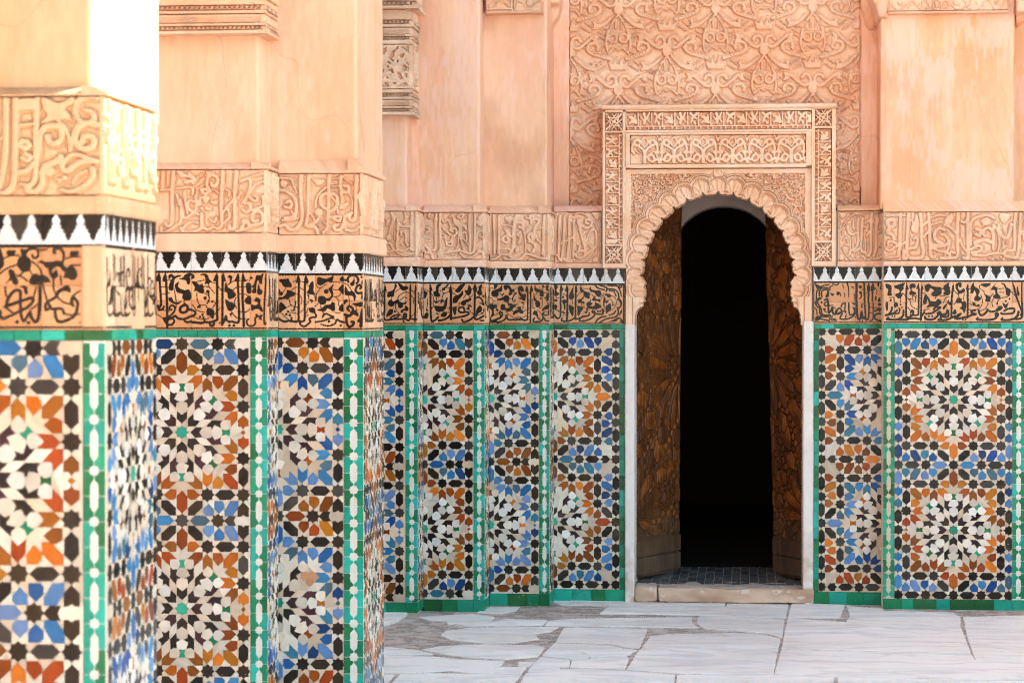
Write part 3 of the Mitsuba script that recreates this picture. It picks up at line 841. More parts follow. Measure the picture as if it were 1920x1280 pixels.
# ------------------------------------------------------------------ painted script and leaves, traced tile by tile from the photograph
INKTXT = {
'N': (0, 455, 7.756, '''f 20,80 75,290 40,370 -30,400 -60,200; f 120,150 140,120 245,120 215,175 165,195; f 320,110 345,95 385,110 430,95 410,150 400,190 450,240 470,330 440,400 380,420 320,395 275,310 290,240 345,190;
26>10 400,140 440,100 500,85 570,100 630,110 710,98; 22 570,110 580,180 550,225 505,215 490,180; f 150,405 200,400 235,440 245,490 285,560 270,600 215,600 205,555 150,550 90,625 80,650 120,580 170,510;
f 455,560 480,490 540,455 600,480 640,475 700,500 745,570 640,575 600,605 480,605; 30>22 820,150 800,130 820,95 880,85 935,130 950,220 930,290; f 575,290 620,265 690,290 780,280 880,270 920,295 990,380 1050,330 1130,420 1130,500 1075,540 1010,510 950,500 980,440 930,400 900,350 830,345 770,400 790,460 830,400 860,460 840,500 790,520 740,450 730,370 690,365 650,300;
f 1040,155 1075,130 1165,135 1135,185 1060,200; 34>30 155,900 120,920 135,820 230,700 310,700 320,760 310,860; 36>24 110,920 200,890 330,850 480,800 500,850 420,940 320,985 200,1050 60,1110; 30 30,1000 20,1060 60,1105; f 320,640 400,640 420,740 380,735 375,665;
30>26 320,900 325,1040 360,1140 400,1100 450,1010; 34 600,640 600,800 590,1000 570,1120 530,1150 480,1090 460,1010; d44 268,1152 435,1165; f 460,560 475,600 520,605;
24>34 735,950 690,980 680,900 730,850 830,790 880,700 980,660; f 870,690 950,650 990,620 1045,680 1030,720 960,690 900,720; 26 735,900 770,960 840,960 920,960 950,1030; 30 820,990 830,1080 870,1145 960,1140 1080,1080 1130,1000 1150,880 1120,830 1080,790 1060,850 1080,915; d24 1190,1160;
10 20,450 130,370 270,320; 10 60,240 180,185 310,190; 10 300,480 360,430; 10 270,480 350,500 420,560; 10 460,260 560,330 620,430 640,600 700,830; 10 440,390 490,460; 10 100,640 100,740 160,830; 10 550,650 510,780; 10 800,530 800,680 840,750; 10 900,480 910,600; 10 850,790 950,870 1040,890; 10 960,1035 1060,1050 1200,1035; 10 990,230 1090,205 1200,210; 10 1050,330 1200,330; 10 1090,760 1200,690; 12 80,930 200,1010; 10 470,970 570,900''',),
'A': (292, 505, 9.143, '''L f 70,55 100,140 100,205 15,200 30,130; 32 80,190 95,400 105,590 80,650; 34 50,620 70,690 130,680 150,640; L f 180,60 205,130 205,205 130,205 145,120; 36 190,190 205,500 210,800 210,980; f 235,160 240,100 290,80 330,120 400,100 450,115 370,140 330,190 320,280 310,350 260,360 235,310 270,200 300,150 270,120 265,155;
f 345,260 410,215 390,290 430,330 510,360 560,345 600,370 620,440 600,520 500,520 470,480 475,420 380,390 350,320; f 235,490 290,485 310,540 370,570 450,545 400,595 330,590 260,550; 26 290,690 255,690 255,640 300,615 340,650 330,720 240,810 150,840;
34>30 150,840 180,900 240,950 300,940 330,880 290,840 200,850; 34 230,860 320,810 345,795 400,840 500,850 600,810 680,780 690,730 620,690 560,690; 40 500,610 440,650 430,710 470,740 540,720 560,640 510,600; 34 500,850 520,890 560,905 620,890; f 415,160 480,140 520,90 600,65 670,100 670,150 620,160 640,110 600,120 600,230 560,255 530,190;
f 635,215 700,215 760,270 810,250 840,390 790,410 720,370 670,370 690,310; f 775,95 840,75 900,100 930,180 970,200 930,235 860,250 870,200 850,110; d56 905,382; d56 860,490; 16 915,400 930,500 890,590; f 960,570 985,535 1030,570 1000,560; f 720,640 770,610 780,650 730,660; f 885,690 920,660 1010,710 1000,840 970,830 940,790 890,780;
d38 815,775 770,815 828,825; L f 1060,60 1085,130 1080,205 1000,200 1020,140; 36 1065,190 1065,500 1065,800 1065,860 1000,890 930,910; 36 640,905 720,910 790,920 850,905 930,910 950,960 1000,960 1010,920; 30 850,905 850,870;
L f 1175,60 1215,205 1140,205 1140,120; 36 1160,190 1155,500 1155,800 1150,950; 32 1150,940 1190,880 1215,800 1230,870 1280,900 1320,890 1380,910 1435,890 1440,700 1425,400 1420,190; L f 1425,60 1445,130 1440,210 1362,200; L f 1510,60 1560,210 1485,210 1490,120; 36 1500,190 1500,500 1515,760 1520,970; d42 1275,960 1350,960; f 1240,140 1280,100 1325,140 1280,240 1285,150;
f 1215,225 1250,310 1320,350 1385,430 1340,490 1260,500 1240,400 1190,370; f 1205,520 1280,560 1330,570 1365,640 1320,700 1250,690; f 1560,260 1600,230 1640,260 1640,400 1580,400; f 1540,520 1600,460 1640,470 1640,590 1560,580; 24 1600,850 1570,880 1580,940 1620,970; f 1280,760 1340,750 1300,790 1310,820;
f 1650,300 1700,250 1740,110 1800,110 1855,75 1835,170 1830,250 1790,240 1780,190 1750,200 1730,290 1725,400 1660,390 1690,320; f 1775,255 1800,340 1840,370 1820,430 1770,430 1750,390; L f 1895,75 1920,60 1920,210 1885,200; 24 1900,190 1885,400 1870,700 1870,930 1900,920; f 1700,540 1740,485 1800,520 1800,600 1840,680 1835,730 1780,680 1700,680 1660,710 1650,600 1710,620 1770,590 1740,550;
22 1820,850 1790,840 1830,790 1720,830 1720,920 1680,965 1650,970; d40 1650,150; d36 1740,780; d30 1110,915;
9 100,300 220,300; 9 110,430 260,400; 9 205,180 280,190; 9 330,330 360,520 370,600 350,680; 9 500,520 500,590; 9 720,400 720,500 760,600 850,610; 9 850,410 920,460 930,560; 9 640,600 720,700 850,735; 9 650,810 760,850 880,850 960,810; 9 720,210 850,185; 9 830,290 930,310 1020,410; 9 920,250 930,310; 9 970,220 1040,240; 9 860,610 900,660; 9 980,665 1030,600 1030,570; 9 1020,770 1120,660; 9 1085,290 1130,360; 9 1330,360 1400,310 1560,300; 9 1250,270 1330,210 1400,200; 9 1440,190 1620,190; 9 1440,420 1560,430 1600,470; 9 1390,480 1360,570 1400,670; 9 1300,710 1400,830 1550,850; 9 1460,720 1540,740 1630,680; 9 40,770 140,840; 9 150,700 250,720 ''',),
'B': (520, 508, 11.427, '''L f 460,75 500,180 500,260 415,255 425,170; 40 475,240 470,600 468,1080; L f 625,80 680,215 670,260 585,265 590,170; 38 605,250 600,650 600,1000 560,1080 490,1080; f 65,180 220,170 250,160 275,230 320,290 310,345 260,345 150,330 110,260 70,230; f 55,560 130,560 210,480 230,405 330,440 390,470 370,530 280,560 240,610 170,590 60,615; f 55,380 80,440 130,460 110,520 55,510;
f 95,665 170,740 210,790 130,840 60,900 55,720; d52 205,930 280,945; 40 50,1020 100,1060 170,1085 260,1065 380,1085 480,1070; 34 315,1000 315,1070; d48 245,868; 26>20 400,660 400,720 370,800 370,850 310,845; f 765,220 790,310 780,410 810,480 800,505 720,500 645,460 690,400 700,310;
f 700,630 740,605 775,640 740,690 745,650; 34>36 480,1080 520,1160 600,1185 680,1130 720,1080 700,1020 760,990 810,990; f 690,830 720,790 800,790 820,880 860,950 840,1000 810,910 720,880; f 870,160 900,125 950,150 1050,170 1150,140 1215,95 1200,190 1170,250 1090,230 1000,280 930,310 870,270 865,220;
f 1215,290 1170,330 1100,390 1120,410 1150,460 1170,520 1120,580 1050,585 1060,620 1130,635 1200,540 1200,440 1180,400; d95 1060,440; f 900,560 960,535 1040,570 1050,690 960,715 890,660; f 860,830 950,810 1050,730 1150,720 1170,680 1210,670 1250,700 1235,750 1250,820 1200,860 1150,820 1080,800 1030,860 940,855;
30 985,990 1000,940 1060,915 1130,950 1220,985 1120,1020 980,1070 830,1090; d50 1118,1080; 40>18 1440,1100 1360,1080 1290,1040 1250,1120 1180,1160 1080,1175 950,1140; d48 1370,1165; f 1350,190 1370,140 1420,120 1430,220 1380,220; f 1425,300 1430,500 1390,470 1330,400 1350,350; f 1410,700 1420,860 1350,850 1330,800;
40 1450,195 1520,200; 40 1530,240 1520,170 1560,110 1630,95 1710,120 1750,200 1710,270; f 1655,150 1670,220 1650,300 1600,320 1570,270 1630,220; 42 1790,380 1810,330 1760,300 1700,360 1690,430 1740,480 1830,470 1825,590; d44 1820,135; f 1855,190 1830,290 1810,240; f 1470,330 1530,440 1620,430 1680,500 1690,570 1660,640 1630,540 1530,520 1460,500;
f 1440,640 1490,605 1525,640 1480,680 1445,720; f 1620,700 1700,690 1840,670 1840,760 1700,750; 46 1545,850 1510,800 1560,755 1620,800 1640,870; f 1590,860 1700,850 1750,970 1640,930 1560,990 1450,960 1450,910 1560,930; 50 1490,940 1495,1100 1540,1190 1620,1170 1650,1100 1600,1090; f 1820,800 1840,900 1830,1190 1760,1180 1780,1110 1720,1080 1770,1000; f 1830,820 1840,900 1790,880;
9 200,350 140,450; 9 320,420 400,350 500,360 580,410; 9 400,490 490,520 540,600 520,720; 9 500,220 580,240; 9 340,235 410,215; 9 640,280 710,330; 9 690,510 680,610; 9 660,500 680,570; 9 800,510 840,640; 9 270,610 290,730 230,770; 9 290,710 350,760; 9 390,770 450,770; 9 280,890 440,910; 9 500,880 590,820; 9 640,910 660,820 700,790; 9 850,600 850,500 940,370 1080,280; 9 850,290 880,350 940,360; 9 1180,240 1340,240 1520,300 1600,420; 9 1190,395 1330,410; 9 1380,460 1340,530 1260,555 1200,540; 9 1260,555 1330,640 1320,720 1360,760; 9 940,710 945,800; 9 820,760 890,690; 9 1230,870 1290,900 1370,890; 9 980,870 1020,920; 9 1540,530 1555,640 1550,740; 9 1690,760 1720,850; 9 100,900 160,970 250,1030; 9 1150,1000 1250,1040; 9 680,930 620,990; 9 630,740 690,650''',),
'CD': (718, 526, 9.897, '''L f 40,55 75,180 60,205 25,190; 30 38,180 36,500 34,715 200,715 400,712; f 230,60 265,100 215,200 205,295 150,290 120,310 85,290 110,210 180,190 220,140; f 290,55 340,65 390,110 440,100 475,140 420,180 350,170; f 105,410 115,375 160,355 200,390 290,345 310,380 390,420 440,385 430,430 370,450 380,480 330,510 290,480 310,440 220,430 210,460 160,480 110,450;
f 140,530 190,540 180,620 140,640 70,670 90,600; d34 228,572; f 340,600 350,545 410,520 420,470 455,480 480,540 450,565 400,550 370,590; 30>18 150,700 170,670 240,640 300,630 290,670 220,690; d36 388,757; 34 400,710 440,660 430,620 400,620 390,670; L f 520,55 535,180 495,200 505,100; 28 515,180 512,500 510,690 480,740 440,720; L f 610,60 635,170 595,200; 26 608,180 605,500 600,760; 24 540,710 600,720 650,715;
f 290,450 330,440 370,470 330,510 295,490; f 645,500 660,560 650,640 640,600; f 760,110 780,190 830,220 800,320 770,320 755,240; f 830,540 d30; d32 825,553; f 760,690 800,600 840,600 850,650 820,700; L f 880,55 925,180 870,200 870,100; 32 885,180 890,500 905,740 960,740 1030,680; f 1000,90 1090,65 1040,130 1040,230 1070,270 1030,300 960,280 945,210 990,190; f 1200,70 1230,75 1160,140 1150,180 1105,170 1110,140 1160,120;
d40 990,400; 14 960,375 1000,410 1060,370; f 1080,420 1075,370 1110,350 1150,380 1200,310 1190,450 1150,540 1030,580 980,540 975,470 1060,480 1130,470 1150,400 1110,390; 22 1020,620 1000,610; 32 1040,740 1120,730 1200,690 1250,640; f 1080,640 1130,590 1190,600 1170,660 1110,670; L f 1265,60 1285,200 1225,205; 36 1265,190 1265,500 1265,710; 30 1270,700 1400,680 1540,650 1600,610 1560,580 1460,590 1410,560 1420,510 1490,490 1520,550;
f 1340,190 1380,150 1440,80 1530,65 1460,170 1430,210 1390,220; d26 1385,165; f 1600,80 1650,170 1610,270 1560,250 1525,190 1580,170; f 1480,190 1490,260 1420,340 1380,400 1310,410 1320,300 1420,260; f 1450,420 1500,370 1640,330 1620,380 1540,410 1550,440 1490,460; f 1300,500 1370,490 1360,600 1340,640 1310,580; 26>20 1640,480 1610,460 1590,500 1600,530 1560,520; 32>28 1680,680 1600,740 1500,765 1470,720;
L f 1715,55 1750,150 1740,205 1690,200 1690,110; 30 1712,190 1710,500 1710,690 1750,720 1830,680 1885,650; f 1840,75 1830,170 1850,250 1800,270 1750,220 1780,180 1790,110; 26 1720,330 1770,305 1830,340 1860,400; f 1790,420 1890,420 1890,470 1840,440; f 1740,680 1730,620 1750,520 1800,465 1840,500 1830,570 1770,610; d34 1845,605; 24 1810,740 1890,740; f 1840,290 1890,270 1880,310; f 1860,560 1890,500 1885,580;
8 210,230 320,150; 8 275,330 330,260 430,215 500,240; 8 330,360 400,310 460,330; 8 170,290 170,350; 8 240,440 250,540 330,640 390,700; 8 60,200 90,230; 8 530,270 580,340 570,420; 8 540,180 590,230; 8 520,690 580,620; 8 790,160 870,210 940,300 940,450 970,500; 8 830,330 830,450 810,540; 8 900,540 940,470; 8 1060,200 1110,170; 8 1110,200 1140,250; 8 1105,340 1120,260 1190,220 1260,210; 8 1000,300 1005,390; 8 1200,500 1250,500 1220,540; 8 1090,550 1160,590 1250,590; 8 1180,130 1240,130; 8 1290,140 1340,160; 8 1290,220 1380,280; 8 1550,250 1500,330; 8 1600,270 1610,320; 8 1420,400 1420,460 1370,490; 8 1580,430 1610,550 1680,620; 8 1680,260 1620,320; 8 1650,165 1680,150; 8 1740,200 1800,290; 8 1760,125 1880,130; 8 1870,600 1770,640''',),
'E': (914, 526, 15.238, '''f 195,100 270,90 290,150 240,220 200,200; f 55,180 85,250 75,310 50,310; f 410,140 420,290 320,330 320,420 240,465 130,430 130,310 250,260 360,210; 22 420,405 470,390 460,370; f 470,190 490,140 560,125 640,150 690,240 760,250 780,310 720,330 690,400 640,420 605,370 640,320 620,250 580,190 560,250 510,270; f 285,570 350,510 450,480 500,430 550,415 620,460 630,560 550,620 490,590 460,555;
30>16 830,360 760,420 720,520 740,590 800,580 790,530; f 890,200 970,150 1050,260 1030,310 960,310 930,270 940,340 1000,400 1100,390 1080,560 1050,575 980,540 900,500 960,470 900,360; L f 1135,130 1175,280 1165,345 1085,310 1090,250; 38 1150,330 1160,600 1155,1050 1130,1120 1050,1130 1000,1100; L f 1255,130 1310,270 1300,310 1215,330 1230,220; 40 1240,310 1235,600 1235,900 1230,1190; f 1370,130 1390,210 1440,240 1500,250 1560,290 1590,260 1610,440 1570,455 1500,430 1500,320 1440,330 1360,290 1345,220;
f 1330,360 1350,460 1400,540 1450,590 1500,620 1500,740 1400,750 1370,640 1380,590 1330,560 1320,440; 24 1520,540 1530,490 1570,510; f 970,640 1010,610 1060,650 1000,650; 22 590,600 620,700; f 380,780 400,690 450,680 500,690 520,770 600,790 650,730 620,660 680,650 740,690 860,670 760,760 700,840 590,890 520,840 420,840; f 735,980 760,890 820,840 880,820 890,750 950,750 980,830 1030,870 1020,930 960,940 900,900 820,940;
f 65,690 130,660 170,690 250,690 250,770 190,800 180,900 190,980 90,1060 130,960 130,860 80,780; f 245,820 320,830 290,880; 34>60 390,1000 350,940 370,900 420,910 430,980 380,1050 280,1100 160,1150 60,1160; 40 80,1180 100,1090; 60 70,1165 250,1160; 38 280,1190 420,1160 520,1090 550,1000; d80 550,1010; 40 560,1060 620,1120 740,1110 800,1120 860,1100 940,1110 960,1060; 36 960,1100 1050,1130; d60 830,1115 930,1110; 34 960,1050 960,1100;
f 1310,920 1350,860 1420,880 1440,960 1460,1060 1540,1110 1460,1100 1390,990 1320,970; 40 1620,910 1570,980 1600,1060 1540,1150 1440,1170 1330,1170 1310,1120 1350,1070; 30 1600,950 1650,990 1760,970; 34 1640,1080 1660,1140 1760,1150; f 1290,780 1350,770 1340,810; f 1560,880 1580,800 1700,700 1770,680 1770,800 1700,820 1620,830; f 1620,510 1680,450 1700,380 1740,370 1770,400 1760,440 1750,560 1700,590 1670,540 1700,500; f 1690,130 1750,140 1740,270 1770,300 1700,290 1680,220; f 1560,150 1590,130 1620,150 1590,210 1580,180; d50 1720,640; f 1720,900 1770,830 1770,960;
10 40,215 150,220 260,260; 10 50,490 130,500 180,590 240,575; 10 270,470 300,520; 10 350,350 410,410 440,460; 10 780,240 880,210; 10 700,370 860,340; 10 620,510 690,510; 10 960,350 1070,400; 10 1180,340 1240,390; 10 160,600 160,670; 10 580,640 620,750; 10 280,690 260,840; 10 190,1000 320,920 390,830; 10 530,870 600,960 740,1040; 10 780,750 880,790; 10 700,850 760,890; 10 980,760 1050,680; 12 1010,810 1050,740; 10 1030,880 1150,810; 10 1010,1050 1130,1000; 10 1300,520 1300,760; 10 1420,830 1560,960; 10 1380,420 1430,340 1500,330; 10 1570,510 1560,760 1480,780; 10 1540,240 1620,190 1690,190; 10 1600,350 1760,345; 10 1610,850 1700,890; 10 770,1065 960,1040''',),
'F': (1036, 526, 13.913, '''f 50,140 100,110 140,160 110,220 110,290 180,330 140,380 60,390 50,320 75,260 60,200; L f 230,100 270,200 265,280 195,290 205,180; 38 220,270 215,600 210,900 170,980 110,970 60,890; L f 385,105 410,200 410,290 335,280 350,190; 40 390,270 388,600 380,1050; f 50,500 125,490 120,540 55,530; f 45,650 90,625 125,660 110,720 70,750; 16 90,750 190,810;
f 270,380 310,440 260,460; f 255,540 300,490 380,540 340,600 340,760 310,740 290,620; f 250,820 290,790 300,820 340,840 290,860; f 560,125 540,220 550,350 565,430 510,490 440,460 445,360 490,270; L f 620,100 660,290 590,300 590,190; 40 610,280 605,600 600,980; 38 600,980 560,980 470,1040 330,1060 240,1040 250,980; 36 600,1010 680,990 780,950; f 430,635 500,660 560,700 550,800 540,930 480,860 440,760; f 650,660 720,670 800,720 750,800 680,920 650,850 660,760;
f 740,120 770,210 830,270 930,310 960,290 970,450 920,460 820,400 820,310 740,290 725,220; f 985,160 1020,230 1100,260 1200,260 1240,260 1280,340 1210,420 1130,370 1100,310 1000,290 965,230; f 660,530 690,490 750,480 830,410 770,500 770,540 830,560 810,610 760,570 690,580; f 1030,500 1060,460 1080,410 1120,410 1130,480 1240,490 1250,560 1190,540 1130,520 1080,530; f 895,590 960,550 1040,590 1000,640 980,660 1060,680 1100,650 1150,580 1280,680 1150,740 1030,740 940,720 900,660;
d50 1187,800 1245,800; d50 905,750 880,830; 22 850,830 910,820; 34 1100,840 1040,830 1050,790 1100,800 1110,880 1020,980 880,1040 730,1060 700,1020; 36 1110,860 1200,870 1310,870 1320,760; f 1280,740 1320,730 1350,780 1340,830 1300,840; 34 790,930 880,930 950,900 960,850; 30 700,1010 760,960 800,940; f 1370,350 1500,360 1520,420 1460,440; f 1340,440 1380,440 1380,510 1450,550 1400,590 1370,540 1340,680 1325,560; f 1390,690 1460,620 1520,620 1520,770 1450,810 1400,850; d44 1440,545; f 1560,640 1620,630 1580,660;
34 1100,100 1170,180 1250,220 1350,240; 34 1200,100 1300,140 1420,190 1400,280; 32 1420,230 1560,220 1660,260 1720,340 1730,450 1700,490 1780,560 1790,640 1730,720 1690,700; 26 1490,260 1600,280 1660,400; 24 1440,125 1560,140 1680,140 1760,250 1800,400; 30 1740,150 1800,110 1810,160 1740,200 1720,170; 20 1430,130 1680,140 1740,190; 38 1865,80 1865,1090; L f 1370,55 1880,55 1880,85 1370,90; 26 1730,450 1800,560 1790,640;
34 1700,720 1720,830 1680,920 1600,960 1470,980; 30 1650,780 1600,860 1480,900; 32 1120,1110 1170,1020 1280,950 1400,930; 30 1220,1100 1300,1050 1400,1000 1480,980; L f 1820,730 1800,850 1740,930 1760,830; L f 1450,1080 1600,1020 1700,960 1740,980 1660,1060; 30 1720,970 1780,1000 1840,1080 1770,1060; 30 1870,640 1870,1090;
9 230,330 300,350 370,410; 9 280,215 340,240; 9 100,390 100,450 190,440; 9 520,490 520,640; 9 640,420 700,330 760,310; 9 980,340 1080,410; 9 990,470 990,550; 9 840,220 960,230; 9 760,580 770,670 840,700 930,720; 9 870,790 970,770; 9 1130,770 1190,700; 9 1120,530 1120,600; 9 1240,430 1300,370 1370,350; 9 1260,480 1320,400 1380,390; 9 1520,390 1620,430 1670,560 1620,700 1540,760; 9 1400,490 1530,500 1570,570 1560,640; 9 1350,670 1390,720; 9 240,910 370,890 440,830; 9 600,690 640,640''',),
'G': (1522, 522, 12.152, '''34 35,90 35,980; 26 40,90 200,80 390,75; 20 80,120 130,190 200,220; f 70,115 180,170 210,220 130,240 90,180; 26 200,220 240,170 380,140; 28 170,400 170,300 230,220 370,210; 28 230,410 215,330 260,260 380,250; 26 100,450 110,300 150,250; 28 210,440 120,470 90,560 120,640 200,680; 26 210,460 150,490 130,560 200,650; 24 40,545 90,545; f 200,545 225,520 245,545 225,570; 28 180,680 180,780 240,860 350,870; 26 220,690 220,780 270,830 370,840; 24 70,670 110,720 120,830;
f 80,960 90,880 160,850 220,870 200,920 110,970; 26 210,870 210,920 300,940 400,960; 24 380,830 400,900 460,950 560,950; 22 420,830 450,900 540,930; f 260,690 320,680 300,730 350,780 290,750; d30 465,855;
f 310,410 340,340 360,260 385,300 385,400 340,430; 22 410,260 420,190 480,160; 16 470,120 560,150 600,130 590,90; f 420,330 480,350 510,350 470,400; f 560,350 580,300 640,330 600,380; 16 640,330 660,400; 14 750,330 745,420; 14 840,300 840,430; 14 700,140 720,220; 30>14 800,90 830,200 840,300; 
36 290,490 350,470 370,560 380,770 420,760 470,660 480,790 530,810 550,740; 26 380,620 300,620 290,570 330,530; 20 380,620 480,610; 30 520,800 600,810 680,760 640,680 590,700 560,780; 28 600,790 700,750 770,740 760,780; 26 670,650 690,580 740,570 760,560 750,700; 30 840,560 850,790 900,830 960,790 980,690; f 930,650 970,660 990,700 950,720; 28 1000,780 940,860 820,920 700,930 640,900 690,800; 20 780,820 770,900; d30 990,880; f 900,560 980,560 970,600; f 945,350 975,360 965,410; f 890,200 930,190 960,230;
44 1020,90 1018,500 1030,800 1060,920 1110,900 1130,760 1160,900 1200,890; 40 1190,90 1195,300 1200,530; f 1070,170 1130,170 1130,220 1080,220; 22 1100,320 1130,340 1120,430 1080,460; d60 1105,325; 26 1140,580 1140,660; d28 1090,960 1148,962; 34 1200,560 1220,800 1230,930 1280,930 1300,800 1300,560; L f 1290,100 1330,200 1330,290 1255,280 1260,180; 40 1290,270 1285,530; L f 1390,90 1440,260 1350,290 1350,180; 36 1380,270 1378,510; 24 1395,560 1395,880 1360,960 1320,950; f 1430,480 1460,380 1470,490; 28 1600,100 1600,530; L f 1580,95 1620,110 1620,280 1550,250; f 1500,520 1540,430 1560,520; f 1500,590 1540,560 1580,590 1540,620; 40 1440,740 1520,700 1570,690 1540,740; 34 1600,800 1500,800 1430,850 1450,930 1560,960 1620,950; f 1500,100 1530,110 1510,200 1490,150;
9 1140,270 1200,230; 9 1220,350 1280,300; 9 1320,640 1400,670 1540,660; 9 1440,210 1480,270 1470,360; 9 970,410 960,520; 9 1320,780 1400,790; 9 490,640 560,710''',),
'H': (1660, 522, 7.385, '''f 0,80 30,75 80,110 80,200 90,230 30,230 40,150 10,130; f 0,340 30,330 30,430 10,440; d30 72,300; f 90,80 105,95; 24 5,510 40,500 80,450 90,400; 20 10,510 110,480;
f 125,105 180,85 265,60 245,110 250,140 210,190 235,220 220,250 180,275 140,240 140,215 190,195 190,155 130,130; f 120,350 150,330 175,370 150,395 125,395; L f 290,55 320,135 310,155 280,155; 22 288,140 285,300 285,535; 22 160,440 100,490 0,505; 24 15,560 40,540; 26 20,565 100,570 170,565 240,520 250,440; 18 200,420 180,480 110,490; d20 185,410 207,362 225,400 95,525 128,525;
28 160,570 300,570 310,535; 24 350,470 365,440 385,460 370,510 310,550; 22 310,560 400,550 480,560 490,500; 20 340,500 410,510 455,500; f 330,110 350,75 400,75 415,115 390,135 370,120 360,165 415,195 410,225 340,225 330,200 350,165; 14 315,280 335,295 350,280; L f 458,60 465,150 425,140; 22 460,135 460,300 455,500; L f 500,60 525,145 490,160; 22 498,140 495,300 490,580; f 545,100 560,90 600,75 650,110 730,120 770,130 770,210 730,235 700,250 640,235 640,200 670,170 620,130 590,180 555,170; 24 540,460 500,520 490,560;
f 560,230 600,270 620,310 690,320 720,290 760,300 770,340 720,380 640,390 565,400 600,350; f 545,230 575,240 560,350 520,330; 24 560,490 640,480 690,450 760,400 690,400 670,430; d24 600,525 645,522; 26 740,490 700,540 640,570 560,560 545,530; d18 690,270; f 880,60 870,130 900,180 870,230 800,220 820,180 800,120 840,80; f 850,110 890,120 880,150; L f 935,60 950,145 915,150; 24 930,140 915,300 910,540; f 800,430 800,390 850,350 830,400; 26 720,480 750,460 770,500 760,560 730,575; 24 760,500 830,500 860,440 870,520 800,530 810,490; 26 730,575 830,575 900,550 960,520; 24 960,450 940,480 970,480 960,440; d18 870,310; f 850,330 910,330 890,370;
f 970,120 980,70 1040,60 1050,110 1020,120 1010,85 1000,130 1030,170 1080,140 1095,180 1020,215 1000,190; f 975,310 1000,270 1050,280 1055,320 1110,330 1110,420 1090,480 1070,440 1030,410 1060,380 1040,340 990,340; L f 1140,60 1150,155 1110,150; 24 1135,140 1138,300 1135,540; 26 960,550 1010,500 1040,490 1000,530 990,560 1080,540 1140,530; d26 1070,570 1108,568; 26 1130,540 1180,510 1230,500 1250,490 1200,480 1190,450 1240,440; f 1215,60 1230,110 1290,150 1300,190 1280,240 1320,270 1290,310 1230,300 1240,250 1260,230 1230,160 1210,200 1180,200 1180,130;
f 1320,80 1440,70 1440,95 1380,120; f 1350,180 1380,220 1420,240 1450,260 1440,320 1380,310 1390,270; f 1160,350 1210,360 1200,330 1240,340 1250,370 1300,360 1290,390 1230,380; 26 1290,440 1300,490 1340,510 1400,460 1410,430; 24 1410,440 1480,460 1600,420 1590,390 1540,430; 26 1530,520 1520,490 1550,480 1550,520 1500,560 1400,575 1270,570; 20 1260,560 1280,540; f 1535,60 1500,110 1550,130 1540,170 1560,220 1590,250 1560,280 1500,270 1490,240 1520,220 1510,160 1460,150; f 1600,65 1650,80 1670,120 1730,160 1710,245 1670,220 1660,150 1640,100; f 1620,340 1660,360 1700,340 1670,410 1640,400; d22 1540,350; d24 1665,315 1718,282;
24 1640,450 1700,420 1780,420 1760,480 1620,490 1600,480; 26 1610,575 1700,575 1770,560; 18 1600,570 1620,545; L f 1755,55 1775,90 1800,150 1775,175; 26>18 1780,150 1820,280 1880,450 1870,510; f 1825,110 1840,180 1855,220 1830,240 1815,180; 16 1885,60 1885,330; 26 1890,340 1890,520 1840,560 1770,560; 30 1840,460 1830,510 1790,550; L f 1755,38 1905,38 1905,52 1755,52;
7 60,270 110,260 120,330; 7 230,200 280,240 300,270; 7 210,250 210,330; 7 310,400 340,440; 7 340,310 360,380 440,430; 7 380,235 420,260 410,320; 7 370,240 380,300; 7 430,230 410,270; 7 510,200 560,210; 7 510,360 550,350; 7 520,440 600,420; 7 770,150 810,140; 7 750,240 820,240; 7 800,340 830,270 880,250; 7 940,160 1000,220; 7 1090,200 1080,280 1090,320; 7 1000,210 1020,270; 7 940,360 980,330; 7 1150,150 1180,140; 7 1300,140 1370,180; 7 1300,130 1300,100 1330,90; 7 1320,230 1340,320 1310,400 1220,440 1150,430; 7 1450,260 1490,210; 7 1560,150 1640,135; 7 1580,190 1640,195; 7 1560,400 1550,320 1600,270 1690,260; 7 1490,400 1470,330 1500,270; 7 1740,180 1800,250; 7 1420,340 1380,420 1300,450''',),
}
INK = {}
for k, (ox, oy, z, txt) in INKTXT.items():
    st = traced(txt.replace('f 830,540 d30;', ''), ox, oy, z)
    INK[k] = st
INK['C'] = INK['D'] = INK.pop('CD')
INK['C'] = [s for s in INK['C'] if min(p[0] for p in s[3]) < 784]
INK['D'] = [s for s in INK['D'] if max(p[0] for p in s[3]) > 794]
